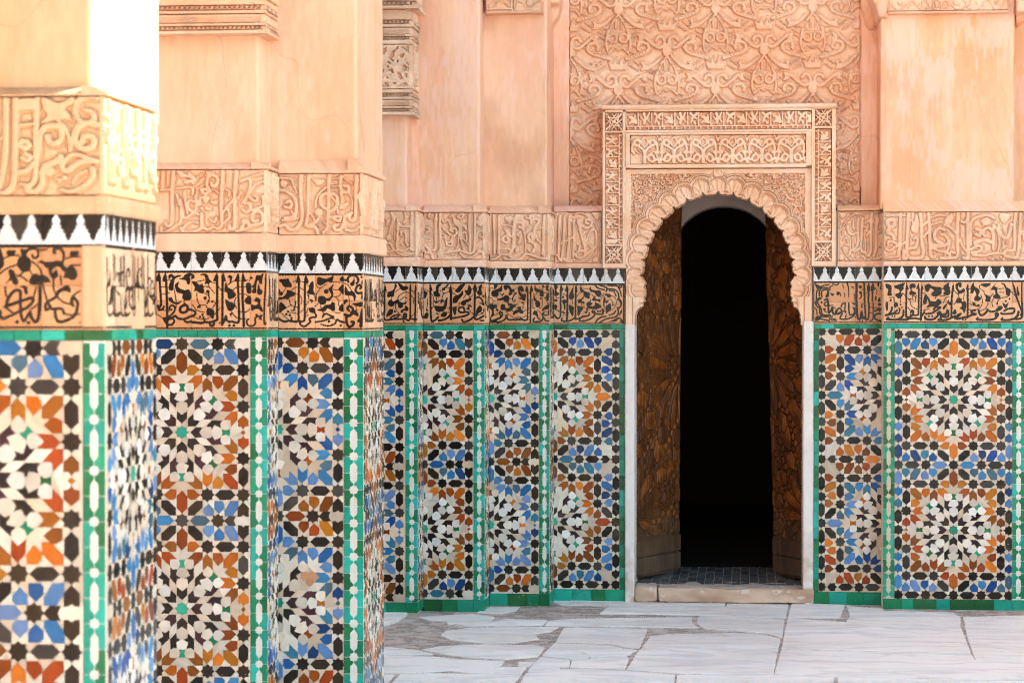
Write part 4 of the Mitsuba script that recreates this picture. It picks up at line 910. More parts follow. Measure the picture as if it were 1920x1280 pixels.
# ------------------------------------------------------------------ carved script of the friezes, traced the same way
FRZTXT = {
'N': (0, 160, 3.732, '''46 60,105 58,300 50,520 10,700 -40,740; 46 125,100 125,300 120,500 110,680 60,750 0,760; L f 40,185 90,185 70,100; L f 105,180 165,180 150,100; 44>40 275,95 270,250 265,420 268,520 265,620 250,680 200,720; f 150,100 165,180 190,180 275,170 275,100; 46 300,340 330,300 390,285 440,310 445,370 410,410 360,400 345,360; 40 300,330 280,470 268,540;
f 305,95 320,175 345,215 300,270 430,245 510,250 500,200 470,165 520,140 545,110 520,85 470,110 420,125 350,95; 44>36 690,90 620,80 570,110 540,170 560,240 620,270 670,240 650,190 610,180; 46 690,280 620,270 560,310 540,370 560,430 620,450 670,420 660,370 610,360 590,400; 30 560,280 530,340 510,460; 30 420,250 470,300 500,380 505,460;
44 440,500 450,580 490,600 560,550 640,530 690,535; 34 450,560 500,500 560,490 640,520; 44 440,510 400,540 340,560 310,610 310,680 270,740 210,740; f 320,600 370,570 400,600 370,640 330,630; 44>30 660,590 660,650 600,710 510,745 440,730; 24 520,690 560,630 620,600; 40 130,610 200,600 250,550; 36 190,480 230,500 210,530 170,510; 40 170,390 210,400 220,430 180,440 150,410; d40 430,670 465,650; 26 150,280 270,270; 24 150,690 220,700; 22 0,380 60,360'''),
'A': (296, 310, 6.4615, '''40 75,70 70,200 70,300; 44>38 205,70 190,200 185,400 185,600 170,720 130,740 100,700; L f 180,190 230,190 210,75; 30 40,300 180,290 300,275 400,265 440,300 430,360; f 235,75 290,70 370,120 380,70 420,110 480,160 480,200 440,240 400,220 370,230 330,225 325,190 370,175 420,170 360,150 290,155 255,110; 38 470,370 480,460 470,540 420,560 380,520 370,460 410,430 450,440;
24 480,340 500,290 570,240; 40>36 285,420 300,520 330,640 400,610 460,575 500,600; 34 290,540 290,680 220,740 130,800 60,810 50,750; 26 240,350 270,480; 26 330,320 350,480 375,590; 40 640,100 610,180 610,260 640,310 590,350 545,320 550,290 600,300; 44 640,120 700,130 740,180 720,240 680,260 660,220; f 600,70 660,90 650,130 600,120; 22 480,160 560,110; 20 640,290 700,310 760,350;
44 530,400 520,430 510,480; f 545,380 620,370 640,400 590,470 560,430; d46 547,528; f 580,500 640,510 660,540 620,555 585,540; f 640,440 700,430 750,430 720,480 660,470; 44 795,70 790,250 780,450 785,640 790,700; 40 540,590 540,700 540,760 440,810 330,810 290,760; 30 320,760 400,690 500,700; 36 560,760 620,780 680,750 740,770 790,720; 34 640,660 690,690 720,640; 34 800,580 860,500 920,430; 36 860,540 880,620 820,700;
48 960,75 950,250 940,450 945,640 940,760 880,770 880,740; 36 1010,200 1060,180 1120,180 1130,260 1080,400 1040,460; 40 1060,470 1120,470 1130,540 1080,570 1030,540; 32 1120,350 1180,250 1290,200; 36 1110,380 1150,420 1200,440 1220,400 1190,380; 36 1280,380 1290,480 1240,520 1150,550; 44 1130,730 1220,720 1280,680 1270,590 1200,560 1150,620 1170,680 1220,670; 44 1010,790 1060,700 1040,680 1090,690 1120,740; 34 960,800 1060,780 1150,740; 22 1100,160 1200,130 1290,110; 28 820,300 880,320 870,380; 30 980,400 1020,330'''),
'B': (516, 316, 6.4, '''28 60,115 190,125 220,180 270,290; f 80,135 140,150 150,190 100,220 70,200; 44 55,255 130,270 220,330 255,400 260,500 240,590; 40 120,460 180,470 210,430 180,390 140,410; 34 200,510 230,560 180,590 120,590; 30 90,620 180,620 280,600; 46 320,70 310,200 320,400 330,600 260,720 180,730 130,680 70,690; L f 285,170 360,160 325,65; 42 410,65 405,250 400,400 400,560 370,690; 44 395,690 480,650 530,600 545,560; f 480,510 520,475 575,500 575,560 530,575 485,555;
44 400,700 470,700 510,740 520,800; 44>40 660,70 650,200 650,400 640,600 630,720 580,770; L f 625,150 690,170 660,65; f 445,125 500,130 540,130 600,140 580,190 520,210 490,190; 48 640,500 570,450 550,390 580,320 660,300 740,330 760,420 720,490 660,520; 30 680,340 740,420 760,540; 30 490,470 500,380 550,290 620,230; 24 690,215 780,215; 22 690,125 780,120; 42 800,100 790,200 800,300 810,420 790,480; L f 780,70 830,120 785,160; 40 830,210 880,220 890,270 850,295 820,270;
22 840,130 930,190; 20 890,300 930,380 930,500; f 810,450 850,410 895,410 880,450 840,480 810,500; 40 660,585 760,580 790,590 780,630 730,620 700,600; 46 985,100 975,250 975,450 970,590 930,630 890,590 920,540; L f 950,170 1020,165 990,80; 44 900,550 850,580 830,660 790,730 730,740 710,690 760,680; 24 580,640 640,690 720,690; 36 850,740 950,750 1020,700; 30 1040,260 1010,340 1030,450 1040,560; d30 535,688; 28 430,540 480,620'''),
'CD': (716, 386, 6.72, '''f 110,75 170,140 175,190 125,270 95,360 85,340 110,260 130,180; 24 55,170 80,190 70,250; f 275,80 320,120 360,150 320,160 310,220 265,230 295,150; 34 205,180 205,300 200,420 195,540 240,570 290,560; L f 190,160 250,240 200,270; 30 220,260 360,265; 36 385,90 380,250 375,400 375,530 410,560; 30 250,370 245,330 290,330 310,390 305,450 330,500; d36 262,495; 28 55,580 110,580 150,560 190,570; 30 60,480 110,480 150,550; f 60,390 100,360 130,400 110,440 70,440; 24 195,590 280,630 360,650 430,630; d26 118,628; 26 300,560 350,540 390,570; 20 170,320 165,430;
34 690,100 680,250 680,420 675,540 620,570 580,540; L f 655,190 715,185 690,90; 34 735,100 735,250 740,400 740,540 710,600; L f 715,190 770,180 735,90; 26 600,100 590,140 620,150; 26 560,320 590,320 600,290 570,280; 22 540,350 610,330; 28 770,190 790,210 830,180 860,230 870,280 860,310; 34 880,290 930,290 945,340 910,380 860,360 770,280; 30 880,320 900,330; f 890,120 940,170 1000,220 1060,230 1080,290 1050,310 1030,270 970,285 930,250 900,210; 28 860,140 890,120; 36 960,140 1000,160 1030,130 1010,100 970,130;
26 980,280 970,400 960,500 940,560; 30 1000,290 1000,400 1010,470 1040,560; 26 1090,490 1040,430 1010,370 1040,330 1070,380 1070,460; 28 770,400 800,390 810,370 775,360; 30 890,400 870,450 820,470 830,500 880,500 890,470; 30 800,390 810,450; 36 1110,90 1105,250 1110,400 1110,560; 36 1180,95 1175,250 1175,400 1165,560 1130,600; 34 540,500 600,540; 34 550,580 620,600 650,670 720,670 770,600 830,590 900,570 1000,570 1100,600 1160,590; 32 760,560 720,630; d40 845,570 975,540; 28 990,600 1040,650 1120,650 1200,600 1220,560 1270,600; f 1190,210 1260,100 1290,200 1250,270; 28 1200,450 1210,340 1260,320 1290,370 1260,400 1230,380; 26 1230,590 1270,570; d22 885,620 930,620; 24 540,450 600,440'''),
'EF': (910, 386, 5.947, '''32 95,110 100,250 105,400 105,530; 34 155,115 155,250 155,400 150,530; 30 60,600 130,580 180,540; f 215,140 270,110 320,140 300,170 260,190 230,170; 22 160,230 230,215 300,230; 46>40 355,110 330,180 320,270 320,400 300,500 270,540; 36 360,190 410,190 420,240 380,240; f 200,250 260,270 290,310 250,330 220,290; 34 290,340 220,340 190,380 230,410 270,390 250,360; 30 170,480 260,480 290,510; 34 200,545 250,545 300,580 330,600 240,600 210,580;
34 375,420 400,340 390,300 355,320 375,340; 20 410,250 440,330 450,450 450,540; 34 320,600 400,590 450,540 520,550 600,580 690,590; f 330,490 360,470 375,500 345,530; 34 510,190 530,160 580,150 600,190 560,230 545,300 560,350; 36 560,340 510,310 480,350 510,390 540,370 520,345; 22 560,360 620,420; 36 660,110 650,250 650,400 640,540; 26 480,400 530,420 560,470; f 525,480 560,470 560,520 520,530; 20 470,480 510,520; f 470,610 510,580 555,600 540,625; 24 450,130 500,150 490,110; 20 570,260 640,250; 22 440,320 490,230;
34 830,115 825,300 820,450 820,550; L f 805,210 850,205 830,105; 34 885,115 880,300 870,450 850,600 825,590; L f 860,210 910,205 885,105; 34 940,115 935,300 930,450 910,600 880,590; L f 915,190 985,185 945,105; 30 990,160 990,300 985,450 980,570; 40>30 1040,160 1060,280 1090,400 1115,500 1110,560; f 1015,190 1040,140 1080,200 1060,240; 32 1070,220 1120,250 1180,220 1180,170 1130,150 1120,190 1150,200; 28 1180,270 1140,360 1120,480; 32 1180,280 1220,260 1240,340 1240,440 1200,470 1170,450; 30 1120,290 1090,310 1110,340 1110,400; 28 990,340 900,390 850,420;
34 1110,510 1060,500 1010,540 1040,580 1090,570 1150,520 1210,480; 26 1010,490 1000,430 1060,440 1040,480; 20 990,95 1060,80 1130,110 1180,160 1230,200 1260,280; 18 1260,480 1200,560 1100,620 990,620; f 1190,80 1270,70 1265,150 1230,150; f 1190,620 1250,560 1265,650; 14 1285,70 1285,650; 14 930,655 1285,655; 14 920,68 1285,68; 24 770,540 800,550 840,600'''),
'G': (1564, 384, 7.72, '''18 60,110 60,850; 18 60,120 400,110 710,110; 26 75,390 120,340 150,270 200,200 280,140 370,140 420,150; 20 110,430 130,370 180,290; f 80,120 130,110 170,160 110,200 80,180; 40 345,200 335,300 340,450 340,560 290,640 230,680 210,720; L f 320,250 380,260 350,190; 44 410,200 395,350 390,550 370,620; L f 380,240 440,230 410,180; 46 540,140 535,300 530,450 530,650 500,740; L f 490,280 590,270 540,130; 46 620,150 610,300 605,450 600,650 570,740; L f 580,280 660,270 630,140; 44 190,310 210,400 260,430 310,410;
34 280,230 270,310 290,370; 30 260,470 270,560 270,640; 32 130,510 160,480 190,520 200,560; 28 150,580 220,590 230,650; 40 290,690 350,640 380,620 400,680 440,690 480,740; 36 430,320 480,330 460,380 500,400 470,450; 30 440,470 450,560 450,660; 34 320,770 380,740 440,770 420,830 340,830; 26 110,620 170,720 260,810; 30 560,790 640,780 700,740; 30 500,230 440,280; 24 640,400 700,360; 24 640,600 700,590; f 70,720 110,710 150,780 90,820; 18 60,855 510,850'''),
'H': (1652, 384, 5.015, '''20 45,105 160,95 225,105; 40 60,190 60,150 110,140 125,180 95,205; 38 80,210 60,260 100,280 120,320; 34 180,75 175,250 170,400 160,480; 34 255,75 245,250 240,400 240,490 210,500 210,430; 28 60,370 75,340 130,360 160,370; 28 40,410 80,430 120,400 230,350; f 300,180 325,80 350,150 345,260 290,260 275,200; 22 270,150 290,150 300,200; 36>34 365,75 375,200 380,350 395,450 360,500 270,500; 32 440,75 450,200 455,350 465,480 500,490; 30 395,190 440,150; 26 400,300 440,250; 30 260,410 320,400 340,330 320,300; d26 305,320;
22 470,120 540,100 620,105; 22 470,190 570,160; f 590,150 640,90 660,75 680,130 650,180 620,210 595,190; 44>32 480,380 540,390 570,370 510,330 500,270 540,220 590,240; 32 560,280 600,290 630,350 590,390; 26 480,410 560,440 620,430 640,340; 28 590,190 640,210 690,260; 34 720,75 715,200 715,350 715,480 660,500 560,500; L f 700,120 740,160 730,75; 30 750,160 790,170 800,140; 36 815,80 810,250 815,400 810,500 770,500; 24 740,330 760,390 800,440; 24 600,480 610,440 640,480 650,440 690,460; f 490,470 520,460 510,500;
30 830,200 860,140 930,110 1000,100 1060,130; f 930,150 990,120 1030,150 1010,190 960,200; 44>24 880,360 960,330 1040,350 1050,280 1010,220 960,240 960,290 1000,290; 34 890,230 930,240 920,290 880,280; 24 840,200 840,380; 26 1060,200 1100,270 1110,370 1090,460; 30 840,420 900,390 940,400 920,440 850,450; 30 860,470 960,480 1040,460 1140,460; 28 1050,190 1050,420; f 1120,80 1210,90 1200,130 1150,180 1110,130; 34 1100,200 1130,290 1170,320 1200,280 1220,190; d26 1180,360 1080,500 1125,495 1015,500; 32 1260,80 1250,250 1245,420 1170,430 1160,480 1260,500; 34 1310,90 1300,250 1290,420 1270,490; 28 1330,250 1340,330; 20 30,500 150,490'''),
}
FRIEZE = {}
for k, (ox, oy, z, txt) in FRZTXT.items(): FRIEZE[k] = traced(txt, ox, oy, z)
for k in ('CD', 'EF'):
    st = FRIEZE.pop(k)
    m = {'CD': 789, 'EF': 1035}[k]
    FRIEZE[k[0]] = [s for s in st if min(p[0] for p in s[3]) < m]; FRIEZE[k[1]] = [s for s in st if max(p[0] for p in s[3]) > m]
# ------------------------------------------------------------------ building a section
GB = PAL['green'] + PAL['teal'][:3]


def build_section(kk):
    S = SEC[kk]; rng = np.random.default_rng(100 + ord(kk))
    Y, F, X, Z, m = S['Y'], S['F'], S['X'], S['Z'], S['mpp']
    T = thing(S['name'], S['label'], S['cat']); S['key'] = T
    xl, xr = X(S['x0']), X(S['x1'])
    zb = Z(S['base'][1]) if S['base'] else -0.06
    zt = Z(S['base'][0]) if S['base'] else -0.02
    z = {n: Z(S[n]) for n in ('T2', 'T1', 'T0')}
    g0, g1 = Z(S['g'][0]), Z(S['g'][1])
    f0, f1 = Z(S['frz'][0]), Z(S['frz'][1])
    lz = Z(S['ledge'])
    S.update(xl=xl, xr=xr, zb=zb, zt=zt, z=z, f0=f0, f1=f1, lz=lz, g0=g0, g1=g1)
    dep = S['yfar'] + (.0 if kk in 'NB' else .3) if S['far'] else .45
    c = .012 if S['far'] or kk == 'H' else 0
    core = MB().box((xl, Y, min(zb, 0) - .15), (xr - c, Y + dep, f0 - .001), (.5, .42, .34))
    put('core', core, 'clay', T)
    # mosaic field
    p0, p1 = X(S['panel'][0]), X(S['panel'][1])
    stars = [Z(v) for v in S['stars']]
    su, sv = S['s'][0] * m, S['s'][1] * m
    tiles, fill = mosaic(S['kind'], su, sv, stars, p0, p1, zt, g1, X(S['cx']), rng, S.get('eb', False))
    if kk == 'B':    # the lost tile
        hx, hz = X(580), Z(1082)
        hole = Point(hx, hz).buffer(.041)
        tiles = [t for t in tiles if not t[1].intersection(hole).area > .35 * t[1].area]
        fill = [t for t in fill if not t[1].intersection(hole).area > .35 * t[1].area]
    mb = MB(); prism(mb, [(p0, zt), (p1, zt), (p1, g1), (p0, g1)], F, 0, .010, .0005, (.52, .40, .30))
    pk = put('mosaic_panel', mb, 'clay', T)
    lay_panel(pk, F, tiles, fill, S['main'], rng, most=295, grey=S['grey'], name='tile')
    if kk == 'B':
        th = np.linspace(0, 2 * math.pi, 15)[:-1]
        for q, (ox, oz, r) in enumerate(((-.018, .006, .021), (.016, .010, .024), (.002, -.016, .020))):
            mb = MB(); prism(mb, np.stack([hx + ox + r * np.cos(th) * rng.uniform(.75, 1.1, 14), hz + oz + r * np.sin(th) * rng.uniform(.75, 1.1, 14)], 1), F, .008, .0115, .002, np.array([.52, .25, .13]) * rng.uniform(.85, 1.1))
            put('bare_clay', mb, 'clay', pk, label='bare orange clay where a tile is lost')
    # borders
    per = 1.86 * su
    for s in ('strip', 'lstrip'):
        if s in S:
            pal, bed = (PAL['green'], (.55, .44, .33)) if s == 'lstrip' else (None, (.66, .62, .57))
            border_strip(T, F, X(S[s][0]), X(S[s][1]) + .0, zt, g1, per, Z(S['stars'][0]) + .2 * per, rng, pal=pal, bed=bed)
    if 'thin' in S:
        rest = None
        u0, u1 = X(S['thin'][0]), X(S['thin'][1])
        zz = zt
        while zz < g1 - .02:
            h = min(rng.uniform(.055, .10), g1 - zz)
            mb = MB(); prism(mb, np.array([(u0, zz + .001), (u1, zz + .001), (u1, zz + h - .001), (u0, zz + h - .001)]) + rng.normal(0, .0012, (4, 2)), F, 0, .013, .0015, np.array(GB[rng.integers(len(GB))]) * rng.uniform(.85, 1.15), vary=.1)
            put('edge_tile', mb, 'glaze', T); zz += h
    # green band, footing
    split = [xl] + [X(v) for v in ([S['strip'][0]] if 'strip' in S else [])] + [xr]
    for a, b in zip(split[:-1], split[1:]): pieces(T, 'green_band_tile', F, a, b, g1, g0, 22 * .00293, GB, rng)
    if S['base']:
        for a, b in zip(split[:-1], split[1:]): pieces(T, 'footing_tile', F, a, b, zb - .02, zt, 32 * .00293, PAL['green'][:2] + PAL['teal'][:1] + PAL['green'][2:], rng, d1=.014)
    # painted band: two courses of terracotta tiles
    sm = [xl] + [X(v) for v in S['seams'] if S['x0'] < v < S['x1']] + [xr]
    zm = Z(S['mid'])
    tint = {'A': 1.12, 'B': 1.12, 'H': 1.25, 'N': 1.05}.get(kk, 1.0)
    for a, b in zip(sm[:-1], sm[1:]):
        for v0, v1 in ((g0, zm), (zm, z['T1'])):
            mb = MB()
            col = np.array(TERRA[rng.integers(len(TERRA))]) * rng.uniform(.92, 1.1) * tint
            if kk == 'H': col = col * .6 + np.array([.60, .36, .22]) * .4
            e = .0007
            prism(mb, [(a + e, v0 + e), (b - e, v0 + e), (b - e, v1 - e), (a + e, v1 - e)], F, 0, .0115 + rng.normal(0, .0003), .001, col, vary=.05, tilt=.004)
            put('terracotta_tile', mb, 'clay', T)
    if kk == 'N':
        mb = MB(); prism(mb, [(X(156), Z(613)), (X(199), Z(613)), (X(199), Z(460)), (X(156), Z(460))], F, 0, .016, .004, (.66, .48, .35), vary=.05)
        put('plaster_patch', mb, 'plaster', T, label='plain plaster patch replacing the painted corner tiles')
    ln = []
    for y, w in ((z['T1'] - .0045, .0085), (z['T2'], .006)):
        ln.append(LineString([(xl + .002, y), (xr - .002, y)]).buffer(w / 2, cap_style=2))
    mb = MB(); extrude(mb, unary_union(ln), F, .011, .0128, (.014, .011, .009))
    put('black_line', mb, 'glaze', T)
    if kk in INK:
        st = to_face(INK[kk], lambda x, y: (X(x), Z(y)), m)
        sh = ink(st, .0016 if kk == 'N' else .0009).intersection(sbox(xl + .002, g0 + .004, (xr if kk != 'N' else X(155)) - .002, z['T1'] - .009))
        mb = MB(); extrude(mb, sh, F, .0105, .0129, (.020, .015, .012))
        put('painted_inscription', mb, 'glaze', T)
    # merlons
    merlons(T, F, xl, xr, z['T1'], z['T0'], X(S['peak']), .068, rng, [X(v) for v in S['seams']])
    # plaster border and carved frieze
    q0, q1 = (X(S['frx'][0]), X(S['frx'][1])) if 'frx' in S else (xl, xr + .004)
    xq = q1 - .0
    ragged_box(T, 'plaster_border', F, q0, q1, z['T0'], f1, -.01, .022, 'plaster', rng)
    st = to_face(FRIEZE.get(kk, []), lambda x, y: (X(x), Z(y)), m)
    step = {'N': .0022, 'A': .0026, 'B': .0026}.get(kk, .003)
    relief(T, 'carved_frieze', F, q0, q1 - .002, f1, f0, st, depth=.016, d=.005, step=step * .92, edge=.0032, ground={'H': .62, 'G': .55, 'N': .45, 'A': .45, 'B': .3}.get(kk, .25), seed=ord(kk))
    edge = 1.0
    ragged_box(T, 'frieze_ledge', F, q0, q1, f0, lz if S['shaft'] else lz, -.05, .021, 'plaster', rng, slope=.045)
    # plaster shaft
    if S['shaft']:
        sb = .034
        sx = X(S['shaft'])
        dd = {'N': .80, 'B': .73}.get(kk, dep) if S['far'] else .5
        xs0 = X(1650) if kk == 'H' else xl - (.16 if kk in 'BCDE' else 0)
        v = MB().box((xs0, Y + sb, lz - .03), (sx, Y + dd, TOPZ), (.5,) * 3)
        mesh = trimesh.Trimesh(*v.arrays()[:2], process=False)
        put('plaster_shaft', rounded_post(xs0, sx, Y + sb, Y + dd, lz - .04, TOPZ, .016), 'plaster', T, smooth=40)
    # right-hand side
    if S['far']: build_side(kk, S, T, rng)
    return T


def rounded_post(x0, x1, y0, y1, z0, z1, r):
    """A post with softened uneven vertical edges."""
    import manifold3d
    cs = [(x0 + r, y0), (x1 - r, y0)]
    a = np.linspace(-math.pi / 2, 0, 5)
    pl = [(x0 + r + r * math.cos(t), y0 + r + r * math.sin(t)) for t in np.linspace(math.pi, 1.5 * math.pi, 5)] + \
         [(x1 - r + r * math.cos(t), y0 + r + r * math.sin(t)) for t in a] + [(x1, y1), (x0, y1)]
    pl = np.array(pl); n = len(pl)
    zs = np.linspace(z0, z1, max(2, int((z1 - z0) / .05)))
    V = []
    for z in zs:
        w = (meshkit.fbm(np.stack([pl[:, 0] * 5 + 3, np.full(n, z * 6), pl[:, 1] * 5], 1), 3) - .5)[:, None]
        out = (pl - np.array([(x0 + x1) / 2, (y0 + y1) / 2])); out /= np.linalg.norm(out, axis=1, keepdims=True)
        V.append(np.c_[pl + out * w * .008, np.full(n, z)])
    V = np.vstack(V); F = []
    i = np.arange(n); j = (i + 1) % n
    for k in range(len(zs) - 1):
        b = k * n
        F.append(np.stack([b + i, b + j, b + j + n], 1)); F.append(np.stack([b + i, b + j + n, b + i + n], 1))
    top = earcut(pl)
    F.append(top + (len(zs) - 1) * n)
    return V, np.vstack(F)


def build_side(kk, S, T, rng):
    SF, w, z, m = S['SF'], S['yfar'], S['z'], S['mpp']
    SF = Face(SF.O - np.array([.012, 0, 0]), SF.U, SF.N)
    s = S['side']; su = S['s'][0] * m
    u0 = -.009
    zt, g1, g0 = S['zt'], S['g1'], S['g0']
    if 'cx' in s:
        d = ray(s['cx'], 640); cu = S['Xr'] * d[1] / d[0] - S['Y']
    else: cu = w
    stars = [S['Z'](v) for v in S['stars']]
    mb = MB(); prism(mb, [(u0, zt), (w, zt), (w, g1), (u0, g1)], SF, 0, .010, .0005, (.56, .46, .38))
    pk = put('mosaic_panel', mb, 'clay', T)
    half = max(cu - u0, w - cu)
    tiles, fill = mosaic(1, su, S['s'][1] * m, stars, u0, w, zt, g1, cu, rng)
    lay_panel(pk, SF, tiles, fill, s['main'], rng, most=0, single=False, name='tile')
    r = MB(); pieces(T, 'green_band_tile', SF, u0, w, g1, g0, .07, GB, rng, single=False, rest=r); put('green_band_tile', r, 'glaze', T, kind='stuff')
    if S['base']:
        r = MB(); pieces(T, 'footing_tile', SF, u0, w, S['zb'] - .02, zt, .10, PAL['green'][:3], rng, single=False, rest=r); put('footing_tile', r, 'glaze', T, kind='stuff')
    r = MB(); zm = S['Z'](S['mid'])
    pieces(T, 'terracotta_tile', SF, u0, w, g0, zm, .13, [(.60, .38, .25), (.56, .33, .20)], rng, single=False, rest=r, d1=.0115)
    pieces(T, 'terracotta_tile', SF, u0, w, zm, z['T1'], .13, [(.60, .38, .25), (.56, .33, .20)], rng, single=False, rest=r, d1=.0115)
    put('terracotta_tile', r, 'clay', T, kind='stuff')
    ln = [LineString([(u0 + .002, y), (w - .002, y)]).buffer(b / 2, cap_style=2) for y, b in ((z['T1'] - .0045, .0085), (z['T2'], .006))]
    st = side_strokes(u0, w, g0 + .02, z['T1'] - .02, rng)
    sh = unary_union(ln + [ink(st).intersection(sbox(u0 + .002, g0 + .012, w - .002, z['T1'] - .012))])
    mb = MB(); extrude(mb, sh, SF, .0105, .0129, (.020, .015, .012)); put('painted_inscription', mb, 'glaze', T)
    merlons(T, SF, u0, w, z['T1'], z['T0'], .02, .068, rng, single=False)
    ragged_box(T, 'plaster_border', SF, -.022, w + .004, z['T0'], S['f1'], -.01, .024, 'plaster', rng)
    st = side_strokes(-.02, w, S['f1'] + .015, S['f0'] - .012, rng, carve=True)
    relief(T, 'carved_frieze', SF, -.016, w, S['f1'], S['f0'], st, depth=.012, d=.008, step=.0032, edge=.0038, ground=.3, seed=ord(kk) + 5)
    ragged_box(T, 'frieze_ledge', SF, -.021, w, S['f0'], S['lz'], -.05, .023, 'plaster', rng, slope=.045)


def side_strokes(u0, u1, v0, v1, rng, carve=False):
    """Script on the flanks, which the photo shows only edge on: uprights, bowls and leaf scrolls."""
    out, H = [], v1 - v0
    wd = .0085 if not carve else .016
    u = u0 + .02
    while u < u1:
        k = rng.random()
        if k < .45:
            out.append(('s', wd * 1.2, wd * .8, [(u, v1 - rng.uniform(0, .02)), (u + rng.normal(0, .004), v0 + .25 * H), (u + .02, v0 + .1 * H), (u + .06, v0 + .14 * H)], False)); u += rng.uniform(.012, .024)
        elif k < .75:
            c = v0 + H * rng.uniform(.35, .7); r = H * .13
            out.append(('s', wd * .5, wd * 1.2, [(u + r * .2, c), (u + r * .8, c + r * .4), (u + r * .3, c + r), (u - r * .6, c + r * .5), (u - r * .5, c - r * .7), (u + r * .7, c - r * 1.3), (u + r * 2, c - r)], False)); u += rng.uniform(.016, .032)
        else:
            c = v0 + H * rng.uniform(.2, .8); r = H * .09
            out.append(('f', 0, 0, [(u - r, c - r), (u, c + r * .2), (u + r * .2, c + r * 1.6), (u + r, c), (u + r * .5, c - r)], False)); u += rng.uniform(.012, .03)
    return out


for kk in ORDER: build_section(kk)
# ------------------------------------------------------------------ doorway wall: arabesque field, carved surround, lobed arch, doors
YW, YA = 13.65, 13.86
FW = front(YW)
WX = lambda px, Y=YW: Xat(px, Y)
WZ = lambda py, Y=YW, px=1346: Zat(py, Y, px)
WM = abs(WZ(600) - WZ(700)) / 100
rngd = np.random.default_rng(55)


def mirrored(st, cx):
    return st + [(k, a, b, [(2 * cx - x, y) for x, y in pts], s) for k, a, b, pts, s in st]


def shifted(st, dx, dy, sc=1.0):
    return [(k, a * sc, b * sc, [(x * sc + dx, y * sc + dy) for x, y in pts], s) for k, a, b, pts, s in st]


# arabesque field: one motif traced from the photograph (enlarged 6.097 times, axis x = 605), repeated with a half drop
MOTIF = mirrored(parse('''
f 640,155 700,235 790,305 902,330 884,275 908,240 878,222 838,236 862,258 780,248 700,190;
26>16 605,165 645,220 684,285 706,350;
30 622,455 628,405 665,383 704,402 711,440 690,474 655,480 628,464;
38>20 716,350 736,430 742,500 735,555 716,606;
20>26 605,562 655,545 716,600;
44 700,668 790,640 880,614 940,578 950,530 915,494 868,490 838,520 836,560;
40 728,905 700,868 655,872 630,915 640,965 700,990 770,945 858,866;
f 862,852 945,832 925,888 950,936 880,918;
10 818,405 770,440 735,490; 10 740,500 790,528 832,552; 10 958,560 1022,508;
9 706,345 760,322 800,330; 9 780,690 850,745; 10 740,590 790,610; 9 735,740 830,800; 9 930,800 1010,840;
14>8 605,960 640,990; 10 640,1130 690,1180'''), 605) + parse('''
f 605,12 634,52 662,96 648,142 605,168 562,142 548,96 576,52;
L f 520,796 486,692 544,722 574,655 598,730 612,730 638,655 668,722 722,690 692,796;
12 585,185 572,240 572,320; 12 625,185 640,250 632,330''')
HOLES = mirrored(parse('d9 740,655 775,640 810,632 845,622 880,608 915,585 935,548 925,515 895,505 860,505 850,535; d9 660,890 652,925 668,955 700,968 735,945 770,918 800,890 830,870; d7 880,870 885,895'), 605)


def arabesque():
    Z = lambda py: Zat(py, YA, 1346)
    m = abs(Z(0) - Z(100)) / 100
    F = front(YA)
    st, ho = [], []
    for k in range(-1, 6):
        cx = 1159 + 91 * k
        off = (0 if k % 2 == 0 else 480) / 6.097
        for r in range(-2, 3):
            y0 = off + r * 925 / 6.097
            for src, dst in ((MOTIF, st), (HOLES, ho)):
                dst += shifted(src, cx - 605 / 6.097, y0, 1 / 6.097)
    fn = lambda x, y: (Xat(x, YA), Z(y))
    st, ho = to_face(st, fn, m), to_face(ho, fn, m)
    u0, u1, v0, v1 = Xat(1068, YA), Xat(1613, YA), Z(392), Z(-60)
    step = .0031
    nu, nv = int((u1 - u0) / step) + 1, int((v1 - v0) / step) + 1
    st = [s for s in st if min(p[1] for p in s[3]) < v1 and max(p[1] for p in s[3]) > v0]
    ho = [s for s in ho if min(p[1] for p in s[3]) < v1 and max(p[1] for p in s[3]) > v0]
    h, D = field(st, u0, v0, nu, nv, step, .0042)
    hh, _ = field(ho, u0, v0, nu, nv, step, .004)
    u, v = np.meshgrid(u0 + np.arange(nu) * step, v0 + np.arange(nv) * step)
    wob = meshkit.fbm(np.stack([u * 9, v * 9, u * 0], -1), 4, 3) - .5
    veins = np.sin(300 * v + 90 * np.sin(u * 14)) * np.clip(-D / .006, 0, 1) * .0006
    g0_ = .45 * (1 - np.exp(-(np.maximum(D - .0015, 0) / .010) ** 2))
    H = .004 + .019 * np.maximum(h, g0_) + .005 * wob + veins - .011 * np.minimum(hh, 1) * h
    H[0] = H[-1] = -.01; H[:, 0] = H[:, -1] = -.01
    P, T_ = grid_mesh(F, u0, v0, H, step)
    c = P[T_].mean(1)
    keep = ~((c[:, 0] > Xat(1152, YA)) & (c[:, 0] < Xat(1545, YA)) & (c[:, 2] < Z(300)))
    return P, T_[keep]


WALL = thing('doorway_wall', 'upper wall carved with plant scrolls above the doorway', 'wall')
ZT = lambda Y: TOPZ
core = MB()
c0, c1 = WX(1172, YA), WX(1525, YA)
zf = WZ(385)
core.box((WX(1020, YA), YA, WZ(348)), (WX(1662, YA), YA + .35, TOPZ))
put('core', core, 'plaster', WALL)
put('carved_scrolls', arabesque(), 'stucco', WALL, smooth=True)
